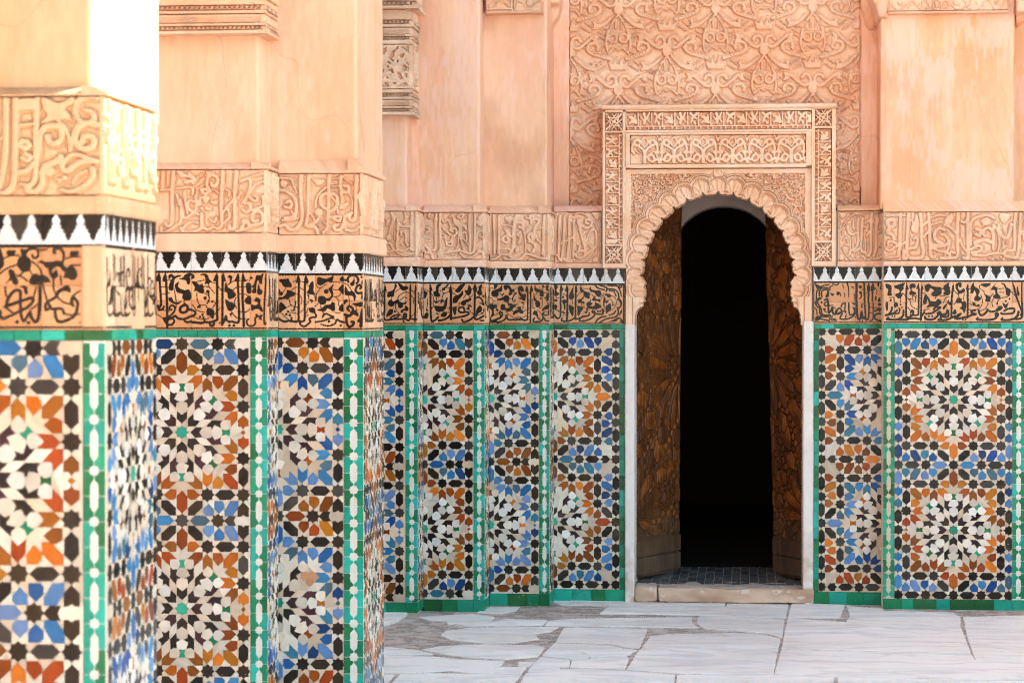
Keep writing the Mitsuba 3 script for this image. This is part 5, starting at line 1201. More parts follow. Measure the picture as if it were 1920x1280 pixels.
# lower masonry either side of the opening is the core of the tiled walls F and G
for a, b in ((1160, 1190.5), (1505.5, 1537)):
    put('masonry', MB().box((WX(a), YW + .07, -.1), (WX(b), YW + .44, WZ(385) - .02)), 'whitewash', WALL)
put('masonry', MB().box((WX(1190), YW + .10, WZ(330)), (WX(1506), YA - .001, WZ(300))), 'plaster', WALL)
for a, b, y in ((1027, 1068, 'F'), (1613.5, 1646, 'G')):   # plain strips
    put('plaster_strip', rounded_post(WX(a, YA), WX(b, YA), YA - .022, YA + .3, zf - .05, TOPZ, .008), 'plaster', WALL, smooth=40)

# ---- carved surround
DOOR = thing('carved_doorway', 'pale carved stucco doorway surround with a many lobed arch', 'doorway')
DX = lambda px: Xat(px, YW - .06)
DZ = lambda py: Zat(py, YW - .06, 1346)
FD = front(YW - .06)
DM = abs(DZ(600) - DZ(700)) / 100
frame = MB()
YF = YW - .06


def dbox(mb, x0, x1, y0, y1, d0, d1):      # px box on the surround's plane, depths out of that plane
    mb.box((DX(x0), YF - d1, DZ(y1)), (DX(x1), YF - d0, DZ(y0)))


# backing and plain mouldings
for x0, x1, y0, y1, d1 in ((1130, 1173, 205, 503, -.046), (1522, 1567, 203, 500, -.046), (1173, 1522, 205, 315, -.046)):
    mb = MB(); dbox(mb, x0, x1, y0, y1, -.26, d1); put('backing', mb, 'gesso', DOOR)
for x0, x1, y0, y1 in ((1130, 1134.4, 208, 502), (1167.3, 1173, 208, 502), (1522, 1527.5, 205, 499.5), (1559.5, 1566.5, 205, 499.5),
                       (1134.4, 1167.3, 204.5, 209.6), (1134.4, 1167.3, 244, 248), (1134.4, 1167.3, 457, 461), (1134.4, 1167.3, 493.5, 502),
                       (1527.5, 1559.5, 203, 206), (1527.5, 1559.5, 238, 242.5), (1527.5, 1559.5, 451.5, 456), (1527.5, 1559.5, 490, 499.5),
                       (1173, 1522, 203.5, 208.5), (1173, 1522, 243, 248)):
    ragged_box(DOOR, 'moulding', FD, DX(x0), DX(x1), DZ(y1), DZ(y0), -.03, .004, 'gesso', rngd, rough=.0012, step=.03, bev=.003)
ragged_box(DOOR, 'cornice', FD, DX(1128.5), DX(1568), DZ(204.5), DZ(195), -.25, .018, 'gesso', rngd, rough=.003, bev=.008)


def tracery_square(x0, x1, y0, y1):
    """pierced square of crossing curved bars"""
    cx, cy, a = (x0 + x1) / 2, (y0 + y1) / 2, (x1 - x0) / 2
    S = []
    for q in range(4):
        R = lambda x, y: (cx + a * (x * [1, 0, -1, 0][q] - y * [0, 1, 0, -1][q]), cy + a * (x * [0, 1, 0, -1][q] + y * [1, 0, -1, 0][q]))
        S.append(('s', 3.0, 3.0, [R(-1, -.9), R(-.45, -.52), R(0, -.42), R(.45, -.52), R(1, -.9)], False))
        S.append(('s', 2.8, 2.8, [R(-1, -.35), R(-.5, .05), R(0, .55), R(.3, 1)], False))
        S.append(('s', 2.6, 2.6, [R(-1, -.6), R(1, .6)], True)); S.append(('s', 2.6, 2.6, [R(-.85, -1), R(-.4, .1), R(-.85, 1)], False))
    S.append(('s', 8, 8, [(cx, cy), (cx + .1, cy)], True))
    st = to_face(S, lambda x, y: (DX(x), DZ(y)), DM)
    relief(DOOR, 'pierced_square', FD, DX(x0), DX(x1), DZ(y1), DZ(y0), st, depth=.040, d=-.040, step=.0020, edge=.0018, bsdf='gesso', rough=.0002, seed=int(x0))


for q in ((1134.4, 1167.3, 209.6, 244), (1134.4, 1167.3, 461, 493.5), (1527.5, 1559.5, 206, 238), (1527.5, 1559.5, 456, 490)): tracery_square(*q)


def kufic_cell(n, w, h):
    """one knotted cell in a w x h box: three patterns seen in turn along the frame"""
    B = [('s', 2.4, 2.4, [(.7, h * .05), (.7, h * .80)], True), ('s', 2.2, 2.2, [(1, h * .80), (w - 1, h * .80)], True), ('s', 2.2, 2.2, [(w * .18, h * .80), (w * .18, h)], True), ('s', 2.2, 2.2, [(w * .8, h * .80), (w * .8, h)], True),
         ('s', 2.2, 2.2, [(0, .6), (w, .6)], True), ('s', 2.0, 2.0, [(0, h - .4), (w, h - .4)], True)]
    if n % 3 == 0: B += [('s', 4.5, 3.2, [(w * .30, h * .12), (w * .55, h * .25), (w * .85, h * .40)], False), ('s', 5, 3, [(w * .85, h * .15), (w * .5, h * .35), (w * .35, h * .62)], False), ('s', 4, 4, [(w * .62, h * .55), (w * .72, h * .68)], True)]
    elif n % 3 == 1: B += [('s', 5, 6, [(w * .35, h * .30), (w * .55, h * .35), (w * .6, h * .55)], False), ('s', 3.2, 3.2, [(w * .3, h * .62), (w * .55, h * .50), (w * .85, h * .62), (w * .75, h * .2)], False)]
    else: B += [('s', 5, 4, [(w * .45, h * .12), (w * .55, h * .40), (w * .45, h * .65)], False), ('s', 3, 3, [(w * .85, h * .08), (w * .70, h * .35), (w * .88, h * .60)], False), ('s', 3, 3, [(w * .22, h * .3), (w * .4, h * .45)], False)]
    return B


def kufic_run(x0, y0, length, width, vert, flip=False, seed=0):
    S, t, n = [], 0.0, seed
    r = np.random.default_rng(seed)
    while t < length - 6:
        w = min([20.5, 22.5, 24.5][n % 3] + r.uniform(-1, 1), length - t)
        for k, a, b, pts, s in kufic_cell(n, w, width):
            a, b = a * 1.22 + .4, b * 1.22 + .4
            if not vert: S.append((k, a, b, [(x0 + t + x, y0 + y) for x, y in pts], s))
            else: S.append((k, a, b, [((x0 + y) if not flip else (x0 + width - y), y0 + t + x) for x, y in pts], s))
        t += w; n += 1
    x1, y1 = (x0 + length, y0 + width) if not vert else (x0 + width, y0 + length)
    st = to_face(S, lambda x, y: (DX(x), DZ(y)), DM)
    relief(DOOR, 'knotted_script_band', FD, DX(x0), DX(x1), DZ(y1), DZ(y0), st, depth=.024, d=-.024, step=.0021, edge=.0020, bsdf='gesso', rough=.0004, seed=seed + 3)


kufic_run(1173, 208.5, 349, 34.5, False, seed=1)
kufic_run(1134.4, 248, 209, 32.9, True, seed=2)
kufic_run(1527.5, 242.5, 209, 32, True, flip=True, seed=4)

# lintel panel of interlaced trefoils (enlarged 7.11 times at 1110, 180)
TREF = mirrored(parse('34 700,790 685,720 625,670 575,645 560,610 590,580 625,590 640,620; 22 640,620 622,650 590,655; 30 560,610 540,650 530,720 560,760; 30 700,790 690,850 700,920; 22 700,545 660,590 665,640 700,680; 16 540,520 520,560 500,600; 14 610,700 655,740; 14 560,730 640,770'), 700) \
    + mirrored(parse('32 895,900 870,840 800,870 760,850 745,810 780,780 815,800 830,840; 28 745,810 705,790; 22 895,740 860,790 895,840; 12 895,560 860,610 895,660'), 895)
S = []
TREF = [(k, a * 1.22, b * 1.22, p, s) for k, a, b, p, s in TREF]
for k in range(6): S += shifted(TREF, 1110 + k * 54.9, 180, 1 / 7.11)
st = to_face(S, lambda x, y: (DX(x), DZ(y)), DM)
for x0, x1, y0, y1 in ((1173.5, 1181, 248.5, 314), (1511, 1521.5, 247, 312), (1181, 1511, 248, 252.5), (1181, 1511, 307.5, 315)):
    ragged_box(DOOR, 'moulding', FD, DX(x0), DX(x1), DZ(y1), DZ(y0), -.05, .010, 'gesso', rngd, rough=.0015, step=.03, bev=.003)
relief(DOOR, 'trefoil_panel', FD, DX(1181), DX(1511), DZ(307.5), DZ(252.5), st, depth=.022, d=-.016, step=.0023, edge=.0036, bsdf='gesso', rough=.0006, seed=6)

# ---- lobed arch and spandrels
AX0 = 1346.0
TIPS = [(1316.5, 359), (1286, 370), (1261, 386), (1238.5, 407), (1221, 431), (1209.5, 457.5), (1201.5, 486), (1197.5, 516)]
LOW = [(1202, 517), (1207.5, 525), (1210.5, 531), (1207, 535), (1209.5, 543), (1209.5, 554), (1206.5, 559), (1208.5, 565), (1204.2, 567), (1204, 575), (1199, 577), (1194.5, 582), (1191.6, 590), (1190.6, 600), (1190.5, 609)]
ARCC = (1346.0, 478.0)


def opening():
    """Left half from the apex down: leaf tips with scooped edges between them, then the corbel."""
    T = [(1346, 356.5)] + TIPS
    P = []
    for a, b in zip(T[:-1], T[1:]):
        a, b = np.array(a), np.array(b); mid = (a + b) / 2
        o = mid - ARCC; o /= np.linalg.norm(o)
        e = (b - a) / np.linalg.norm(b - a)
        P += [a, a + e * 2.5 - o * 4.2, a + e * 6.5 - o * 6.6, mid - e * 2.2 - o * 7.0, mid - o * 5.2, mid + e * 2.2 - o * 7.0, b - e * 6.5 - o * 6.6, b - e * 2.5 - o * 4.2]
    P += [np.array(T[-1])] + [np.array(p) for p in LOW]
    L = np.array(P)
    R = L[::-1] * (-1, 1) + (2 * AX0, 0)
    R = R[:-1]
    return np.vstack([L[::-1], R[::-1]])      # from lower left, over the apex, to lower right


OPEN = opening()
to_d = lambda P: np.array([(DX(x), DZ(y)) for x, y in P])
OM = to_d(OPEN)
FA = front(YW - .035)


def arch_plate():
    u0, u1, v0, v1 = DX(1173), DX(1522), DZ(609), DZ(316)
    step = .0028
    nu, nv = int((u1 - u0) / step) + 1, int((v1 - v0) / step) + 1
    u, v = np.meshgrid(u0 + np.arange(nu) * step, v0 + np.arange(nv) * step)
    hole = Polygon(np.vstack([OM, [(OM[-1][0], v0 - 1), (OM[0][0], v0 - 1)]]))
    hole = hole if hole.is_valid else hole.buffer(0)
    pt = shapely.points(u, v)
    inside = shapely.contains(hole, pt)
    # lobes: circles over the leaf tips
    C, G = [], [hole.buffer(5 * DM)]
    tips = [(1346, 356.5)] + TIPS
    for x, y in tips:
        for sx in ((1, -1) if x < 1345 else (1,)):
            q = np.array([AX0 + (x - AX0) * sx, y]); o = q - np.array(ARCC) * (1, 1); o /= np.linalg.norm(o)
            c = q + o * 7.5; cm = np.array([DX(c[0]), DZ(c[1])]); C.append((cm, o, np.array([DX(q[0]), DZ(q[1])])))
            G.append(Point(cm).buffer(15.0 * DM, quad_segs=16))
    for sx in (1, -1):
        x = 1199; G.append(Point(DX(AX0 + (x - AX0) * sx), DZ(541)).buffer(14.5 * DM)); C.append((np.array([DX(AX0 + (1203 - AX0) * sx), DZ(543)]), np.array([-sx, 0.]), np.array([DX(AX0 + (1210 - AX0) * sx), DZ(543)])))
    clip = sbox(u0, DZ(556), u1, v1)
    B = unary_union(G).intersection(clip)
    dB = shapely.distance(B, pt) / DM
    inB = dB <= 0
    dIn = np.where(inB, shapely.distance(B.boundary, pt) / DM, 0)
    low = v < DZ(556)
    # depth profile outwards from the lobes (photo pixels): coves stepping out to the spandrel plane
    x = dB
    H = np.full(u.shape, .0)
    H = np.where(x < 1.8, -.024, np.where(x < 2.6, -.034, np.where(x < 7.5, -.024 + .016 * np.sin((x - 2.6) / 4.9 * math.pi / 2), np.where(x < 8.6, -.020, np.where(x < 11.0, 0.0, np.where(x < 12.0, -.010, 0.0))))))
    # leaves inside the lobes
    best = np.full(u.shape, 9.0); lu = np.zeros_like(u); lv = np.zeros_like(u)
    for cm, o, tip in C:
        du, dv = (u - cm[0]) / DM, (v - cm[1]) / DM
        r = np.hypot(du, dv)
        near = r < best * 100
        oo = np.array([o[0], -o[1]])
        a = du * oo[0] + dv * oo[1]; b = -du * oo[1] + dv * oo[0]
        m = (r / 100) < best
        best = np.where(m, r / 100, best); lu = np.where(m, a, lu); lv = np.where(m, b, lv)
    ang = np.arctan2(lv, lu + 19)
    leaf = -.040 + .004 * np.clip(dIn / 6, 0, 1) + .0030 * np.cos(ang * 17)
    rib = np.exp(-(lv / 1.6) ** 2) * .006
    leaf = leaf + rib
    H = np.where(inB & ~low, leaf, H)
    # corbel and impost below the arch
    xl = np.abs(u - DX(AX0)) / DM
    H = np.where(low, np.where(xl < 146, -.016, np.where(xl < 149, -.010, np.where(xl < 160, -.004 + .003 * np.sin((xl - 149) / 11 * math.pi), np.where(xl < 161.5, -.012, 0.0)))), H)
    H = np.where((v < DZ(567)) & (v > DZ(573)) & (xl < 149), -.026, H)
    # carved spandrels
    mask = (dB > 14) & (u > DX(1183)) & (u < DX(1509)) & (v > DZ(470)) & (v < DZ(325)) & ((np.abs(u - DX(AX0)) / DM > 16))
    r = np.random.default_rng(8)
    sp, n = [], 0
    W2, H2 = 170, 150
    cells = [(x, y) for x in np.arange(1184, 1346, 8.2) for y in np.arange(326, 472, 8.2)]
    for x, y in cells:
        x += r.uniform(-2, 2); y += r.uniform(-2, 2); a = r.uniform(0, 6.28); k = r.random(); rr = r.uniform(2.4, 3.8)
        if k < .62:
            th = np.linspace(a, a + r.choice([-1, 1]) * r.uniform(4.2, 6.2), 8)
            q = [(x + rr * math.cos(t) * (1 - .05 * i), y + rr * math.sin(t) * (1 - .05 * i)) for i, t in enumerate(th)]
            q.append((q[-1][0] + r.uniform(-5, 5), q[-1][1] + r.uniform(-5, 5)))
        else:
            q = [(x - 5 * math.cos(a), y - 5 * math.sin(a)), (x + 1.5 * math.sin(a), y - 1.5 * math.cos(a)), (x + 5 * math.cos(a), y + 5 * math.sin(a))]
        sp.append(('s', r.uniform(2.2, 3.2), r.uniform(1.6, 2.6), q, False))
    sp = sp + [(k, a, b, [(2 * AX0 - x, y) for x, y in pts], s) for k, a, b, pts, s in sp]
    h, _ = field(to_face(sp, lambda x, y: (DX(x), DZ(y)), DM), u0, v0, nu, nv, step, .0030)
    H = np.where(mask, -.026 + .024 * np.minimum(h, 1), H)
    H = np.where(((np.abs(u - DX(AX0)) / DM) < 9) & (v > DZ(331)) & (dB > 3), .004 - .004 * np.cos(np.hypot(u - DX(AX0), v - DZ(322)) / DM * 1.2), H)
    H += .0006 * (meshkit.fbm(np.stack([u * 90, v * 90, u * 0], -1), 2, 4) - .5)
    P = FA.P(np.stack([u.ravel(), v.ravel()], 1), H.ravel())
    i = np.arange(nu * nv).reshape(nv, nu)
    ok = ~inside
    quad = ok[:-1, :-1] & ok[:-1, 1:] & ok[1:, 1:] & ok[1:, :-1]
    a, b, c, d = (q[quad] for q in (i[:-1, :-1], i[:-1, 1:], i[1:, 1:], i[1:, :-1]))
    F = np.vstack([np.stack([a, b, c], 1), np.stack([a, c, d], 1)])
    used, inv = np.unique(F, return_inverse=True)
    return P[used], inv.reshape(-1, 3)


put('arch_face', arch_plate(), 'gesso', DOOR, smooth=True)
# intrados: follows the lobes, set into the wall
pl = np.asarray(Polygon(np.vstack([OM, [(OM[-1][0], DZ(640)), (OM[0][0], DZ(640))]])).buffer(.004, join_style=2).exterior.coords)
n = len(OM)
rim = OM + 0
cen = np.array([DX(ARCC[0]), DZ(ARCC[1])])
V = np.vstack([FA.P(rim, -.030), FA.P(rim, -.175)])
i = np.arange(n - 1)
F = np.vstack([np.stack([i, i + 1, i + 1 + n], 1), np.stack([i, i + 1 + n, i + n], 1)])
put('arch_soffit', (V, F), 'gesso', DOOR)
jw = MB()
for x0, x1, y0, y1, xa in ((1172.3, 1190.5, 608.5, 1118, 0), (1505.5, 1525, 602, 1106, 1)):
    put('white_jamb', rounded_post(WX(x0), WX(x1), YW - .045, YW + .10, WZ(y1) - .1, WZ(y0), .010), 'whitewash', DOOR, smooth=40)
# stones of the threshold
rs = np.random.default_rng(12)


def rubble(x0, x1, yt, yb, Y0, Y1, seed, chop=.0):
    """a worn stone block between photo columns, top at yt, foot at yb"""
    X0, X1, Zt, Zb = WX(x0), WX(x1), WZ(yt), WZ(yb) - .02
    b = trimesh.creation.box(extents=(X1 - X0, Y1 - Y0, Zt - Zb)); b.apply_translation(((X0 + X1) / 2, (Y0 + Y1) / 2, (Zt + Zb) / 2))
    for _ in range(20):
        if b.edges_unique_length.max() < .045: break
        b = b.subdivide()
    c = np.array([(X0 + X1) / 2, (Y0 + Y1) / 2, (Zt + Zb) / 2]); v = b.vertices.copy()
    e = np.array([X1 - X0, Y1 - Y0, Zt - Zb]) / 2
    q = np.clip(np.abs(v - c) / e, 0, 1)
    near = (q > .8).sum(1) >= 2
    v -= (v - c) / np.maximum(e, 1e-6) * near[:, None] * .006
    nz = np.stack([meshkit.fbm(v * 14 + k * 9.1 + seed, 3, seed + k) for k in range(3)], 1) - .5
    v += nz * (.026, .040, .022)
    b.vertices = v
    return b


TH = thing('threshold_step', 'worn stone threshold step below the open door', 'step')
put('stone_block', rubble(1190.5, 1233, 1096, 1122, YW - .055, YW + .10, 1), 'stone', TH, smooth=60, label='broken pale corner stone at the left end')
put('stone_block', rubble(1234, 1527, 1099, 1122, YW - .060, YW + .26, 2), 'stone', TH, smooth=60)

# ---- doors: leaves swung inwards, carved with interlaced stars
def leaf(name, label, quad, thick, stars, seed):
    """quad: photo (x, y, depth) of bottom hinge side, bottom free side, top free side, top hinge side, as seen left to right"""
    T = thing(name, label, 'door')
    A, B, C, D = [at(*q) for q in quad]
    U = B - A; w = np.linalg.norm(U); U = U / w
    h = D[2] - A[2]
    lean = (C - B) - (D - A)
    N = np.cross(U, [0, 0, 1.0]); N /= np.linalg.norm(N)
    r = np.random.default_rng(seed)

    class Leaf:
        @staticmethod
        def P(uv, d=0.0):
            uv = np.asarray(uv, float).reshape(-1, 2); d = np.broadcast_to(np.asarray(d, float), (len(uv),))
            t = uv[:, :1] / w; s = uv[:, 1:] / h
            p = A + (B - A) * t + (D - A) * s + (C - B - (D - A)) * t * s
            return p + d[:, None] * N
    LF = Leaf
    mb = MB(); e = 14
    prism(mb, [(0, 0), (w, 0), (w, h), (0, h)], LF, -thick, 0, .004)
    put('board', mb, 'wood', T)
    rail = .215
    for v0, v1 in ((.012, .112), (.118, rail)):
        mb = MB(); prism(mb, [(.004, v0), (w - .004, v0 + .004), (w - .004, v1), (.004, v1)], LF, 0, .016, .005); put('rail', mb, 'wood', T)
    G = []
    for (cu, cv, R, n, ph) in stars:
        for k in range(n):
            a = ph + 2 * math.pi * k / n
            ca, sa = math.cos(a), math.sin(a)
            Rm = lambda P: np.array([(cu + (x * ca - y * sa), cv + (x * sa + y * ca)) for x, y in P])
            hw = R * math.tan(math.pi / n) * .46
            G.append((Rm([(R * .22, 0), (R * .36, -hw * .62), (R * .76, -hw * .95), (R * .88, 0), (R * .76, hw * .95), (R * .36, hw * .62)]), .004))
            a2 = a + math.pi / n; ca, sa = math.cos(a2), math.sin(a2)
            Rm2 = lambda P: np.array([(cu + (x * ca - y * sa), cv + (x * sa + y * ca)) for x, y in P])
            s = R * .15
            G.append((Rm2([(R * 1.0 - s, 0), (R * 1.0 - s * .3, -s * .8), (R * 1.0 + s * .7, -s * .7), (R + s * 1.1, 0), (R * 1.0 + s * .7, s * .7), (R * 1.0 - s * .3, s * .8)]), .008))
            G.append((Rm([(R * 1.02, 0), (R * 1.12, -s * .75), (R * 1.34, -s * .75), (R * 1.44, 0), (R * 1.34, s * .75), (R * 1.12, s * .75)]), .008))
    for i in range(int(h / .036)):
        for j in range(int(w / .062) + 1):
            G.append((np.array([(.02 + (j + .5 * (i % 2)) * .062 + .021 * math.sin(t) * .8, .24 + i * .036 + .021 * math.cos(t)) for t in np.arange(6) * math.pi / 3]), .003))
    box_ = sbox(.012, rail + .012, w - .010, h - .01)
    taken = None
    for P, d in G:
        q = Polygon(P)
        if not q.is_valid: continue
        q = q.intersection(box_)
        if taken is not None: q = q.difference(taken)
        if q.is_empty or q.geom_type != 'Polygon' or q.area < .0004: continue
        taken = q.buffer(.007) if taken is None else taken.union(q.buffer(.007))
        pts = np.asarray(q.simplify(.001).exterior.coords)[:-1]
        mb = MB()
        prism(mb, pts, LF, .0, d + .003 + r.normal(0, .001), .005, tilt=.02, rng=r)
        inner = q.buffer(-.016)
        if inner.geom_type == 'Polygon' and inner.area > .0006:
            prism(mb, np.asarray(inner.simplify(.001).exterior.coords)[:-1], LF, .004, d + .007, .004, tilt=.02, rng=r)
        put('carved_panel', mb, 'wood_panel' if r.random() < .6 else 'wood', T)
    if taken is not None:
        lat = box_.difference(taken.buffer(.0005)).buffer(-.0012)
        mb = MB(); extrude(mb, lat, LF, 0, .006); put('star_lattice', mb, 'wood', T, kind='stuff')
    return T


leaf('door_leaf', 'left carved wooden door leaf standing open, weathered grey at its foot', [(1176, 1087, 13.80), (1273.5, 1068.5, 14.26), (1279, 340, 14.26), (1178, 330, 13.80)], .05,
     [(.50, 1.19, .40, 16, .2), (.02, .36, .38, 16, 0), (.06, 2.02, .38, 16, 0), (.62, 2.35, .36, 16, .2)], 3)
leaf('door_leaf', 'right carved wooden door leaf standing open, darker and narrower in view', [(1453, 1075.5, 14.26), (1524, 1090, 13.80), (1524, 330, 13.80), (1432.5, 338, 14.26)], .05,
     [(-.0, 1.27, .40, 16, .2), (.46, .36, .38, 16, 0), (.44, 2.05, .38, 16, 0)], 4)

# ---- inside: passage floor, grey inner arch, dark room
zi = WZ(1095, YW + .1)
YI = 14.72
fl = MB(); fl.box((WX(1150, 14), YW + .12, -.1), (WX(1560, 14), YI + .02, zi - .004)); put('passage_floor', fl, 'mortar'); labels['passage_floor'] = {'kind': 'structure'}
ri = np.random.default_rng(21)
u0, u1 = WX(1172, 13.9), WX(1540, 13.9)
nx = 22; wd = (u1 - u0) / nx
yy = YW + .13; k = 0
class FloorFace:
    @staticmethod
    def P(uv, d=0.0):
        uv = np.asarray(uv, float).reshape(-1, 2); d = np.broadcast_to(np.asarray(d, float), (len(uv),))
        return np.c_[uv, zi + d]
while yy < YI - .03:
    for i in range(nx):
        mb = MB()
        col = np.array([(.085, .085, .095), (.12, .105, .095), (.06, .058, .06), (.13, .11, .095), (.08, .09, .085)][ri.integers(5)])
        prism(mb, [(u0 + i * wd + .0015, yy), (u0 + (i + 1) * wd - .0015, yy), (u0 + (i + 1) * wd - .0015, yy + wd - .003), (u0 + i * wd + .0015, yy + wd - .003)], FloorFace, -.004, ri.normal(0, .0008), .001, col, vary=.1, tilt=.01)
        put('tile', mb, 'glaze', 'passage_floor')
    yy += wd
IN = thing('inner_wall', 'shadowed grey inner wall with a round headed opening behind the door leaves', 'wall')
YG = 14.42
xa, xb = WX(1262, YG), WX(1452, YG)
zc, rad = Zat(470, YG, 1346), (xb - xa) / 2
arc = [(xa + rad - rad * math.cos(t), zc + (Zat(386, YG, 1346) - zc) * math.sin(t)) for t in np.linspace(0, math.pi, 25)]
hole = Polygon([(xa, -.2)] + arc + [(xb, -.2)])
wall = sbox(xa - 1.2, -.1, xb + 1.2, 3.4).difference(hole)
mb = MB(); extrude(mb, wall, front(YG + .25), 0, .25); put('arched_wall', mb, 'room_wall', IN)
RM = thing('inner_room', 'unlit room beyond the door', 'room')
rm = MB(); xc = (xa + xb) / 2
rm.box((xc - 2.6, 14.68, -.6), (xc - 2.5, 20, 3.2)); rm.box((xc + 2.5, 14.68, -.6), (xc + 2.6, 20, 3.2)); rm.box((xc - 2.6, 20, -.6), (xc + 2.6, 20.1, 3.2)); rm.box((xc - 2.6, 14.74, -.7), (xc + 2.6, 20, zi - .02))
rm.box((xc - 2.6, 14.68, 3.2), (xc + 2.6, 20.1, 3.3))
put('walls', rm, 'near_black', RM)
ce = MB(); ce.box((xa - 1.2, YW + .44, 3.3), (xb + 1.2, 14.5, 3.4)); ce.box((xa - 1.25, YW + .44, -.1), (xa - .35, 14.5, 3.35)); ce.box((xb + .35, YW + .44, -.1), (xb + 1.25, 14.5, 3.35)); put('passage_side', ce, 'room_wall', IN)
# ------------------------------------------------------------------ marble paving, traced slab by slab
def fa(*p): return [(700 + x / 4, 1110 + y / 4) for x, y in p]
def fb(*p): return [(1080 + x / 4, 1100 + y / 4) for x, y in p]
def fc(*p): return [(1500 + x / 4.571, 1020 + y / 4.571) for x, y in p]


SLABS = [
 fb((-40, 92), (690, 97), (650, 131), (240, 128), (-40, 132)), fb((702, 97), (1125, 98), (1110, 134), (662, 132)), fb((1140, 100), (1590, 112), (1585, 146), (1128, 136)),
 fb((252, 136), (1118, 140), (1588, 152), (1570, 232), (1050, 209), (650, 201), (180, 194), (222, 160)),
 [(1028, 1163), (1080, 1159), (1297, 1155.5), (1296, 1166), (1310, 1175.5), (1230, 1174), (1080, 1172), (1022, 1171.5)],
 fb((920, 218), (1100, 216), (1560, 242), (1545, 374), (1430, 346), (1200, 322), (962, 308), (905, 264)),
 [(1057, 1176), (1080, 1174.5), (1214, 1177), (1198, 1213), (1175, 1212), (1146, 1205.5), (1080, 1202.5), (1042, 1202)],
 [(1039.5, 1204), (1080, 1205), (1144, 1207.8), (1170, 1214), (1195, 1217), (1189, 1220), (1080, 1216), (1027, 1216.5)],
 fb((560, 364), (700, 350), (1180, 342), (1400, 354), (1530, 388), (1508, 486), (1000, 472), (490, 460)),
 fb((478, 467), (1000, 479), (1506, 494), (1482, 650), (760, 642), (380, 618), (430, 540)),
 [(1485, 1129), (1583, 1133), (1574, 1157), (1478, 1156)],
 fc((402, 522), (700, 546), (722, 566), (1310, 580), (1378, 622), (1368, 688), (800, 678), (395, 664), (432, 612)),
 [(1477, 1158), (1577, 1165), (1700, 1168.5), (1800, 1172.5), (1820, 1224), (1500, 1216.5), (1466, 1216)],
 [(1464.5, 1218.5), (1500, 1218.5), (1822, 1226.5), (1827, 1237), (1925, 1238), (1930, 1274), (1567, 1267.5), (1453, 1263.5)],
 fc((1398, 618), (1930, 606), (1930, 985), (1504, 980), (1440, 800)),
 [(1270, 1265), (1452, 1265.5), (1563, 1269), (1562, 1300), (1560, 1340), (1262, 1340)], [(1572, 1270), (1940, 1277), (1950, 1340), (1570, 1340)],
 fa((75, 135), (306, 135), (160, 225), (75, 246)),
 fa((345, 183), (740, 160), (905, 184), (868, 226), (560, 236), (550, 214), (420, 208)),
 fa((775, 148), (872, 104), (1100, 97), (1070, 132), (945, 158)), fa((1330, 60), (1520, 50), (1750, 92), (1736, 96), (1400, 88)),
 fa((560, 228), (850, 228), (1000, 200), (1306, 208), (1268, 242), (900, 246), (700, 248)),
 fa((508, 316), (545, 286), (740, 262), (1390, 256), (1330, 288), (1205, 308), (1240, 344), (1050, 376), (830, 378), (580, 353)),
 fa((360, 424), (520, 402), (830, 388), (1200, 394), (1284, 412), (1232, 474), (1100, 486), (980, 498), (720, 484), (560, 464)),
 fa((60, 408), (330, 432), (450, 462), (60, 464)), fa((60, 470), (450, 476), (640, 498), (985, 510), (950, 545), (760, 572), (450, 588), (190, 597), (60, 597)),
 fa((205, 606), (420, 602), (700, 608), (1100, 620), (1040, 700), (960, 860), (60, 860), (112, 700)), fa((60, 606), (158, 606), (84, 700), (60, 704)),
 fa((525, 578), (960, 562), (1145, 560), (1105, 612), (720, 602)), fa((1095, 522), (1205, 520), (1168, 553), (1085, 548)),
 [(1018, 1227), (1026, 1218.5), (1096, 1218), (1092, 1222), (1104, 1230.5), (1070, 1234.5), (1018, 1229)],
 [(1097, 1218), (1188, 1220.5), (1179, 1225.5), (1107, 1230.5), (1095, 1222)], [(1003, 1240), (1015, 1230.5), (1069, 1236), (1066, 1249.5), (996, 1248.5)],
 [(1073, 1236.5), (1174, 1228.5), (1179, 1233), (1170, 1254), (1069, 1250)], [(996, 1250.5), (1050, 1252.5), (1040, 1257), (990, 1260)],
 [(986, 1262), (1050, 1254.5), (1080, 1253.5), (1171, 1257), (1266, 1264), (1258, 1300), (1258, 1340), (944, 1340)],
]
rf = np.random.default_rng(31)
put('floor', MB().box((-30, -20, -.4), (30, 14.0, -.0060)), 'mortar'); labels['floor'] = {'kind': 'structure'}


class Ground:
    @staticmethod
    def P(uv, d=0.0):
        uv = np.asarray(uv, float).reshape(-1, 2); d = np.broadcast_to(np.asarray(d, float), (len(uv),))
        w = .004 * (meshkit.fbm(np.c_[uv * 2.1, uv[:, :1] * 0], 2, 5) - .5)
        return np.c_[uv, d + w]


def lay_slab(P, lift, rough=.0022):
    e = []
    n = len(P)
    for a, b in zip(P, np.roll(P, -1, 0)):
        k = max(1, int(np.linalg.norm(b - a) / .05))
        for t in np.arange(k) / k:
            q = a + (b - a) * t
            e.append(q + (meshkit.fbm(np.array([[q[0] * 23, q[1] * 23, z] for z in (0, 40)]), 3, 9) - .5) * rough * 4 * (0 if t == 0 and rf.random() < .3 else 1))
    g = Polygon(e).buffer(.0015)
    if g.geom_type != 'Polygon': g = max(g.geoms, key=lambda q: q.area)
    g = g.simplify(.0012)
    mb = MB(); prism(mb, np.asarray(g.exterior.coords)[:-1], Ground, -.03, lift, .0022, tilt=.0012, rng=rf)
    put('marble_slab', mb, 'marble', 'floor')


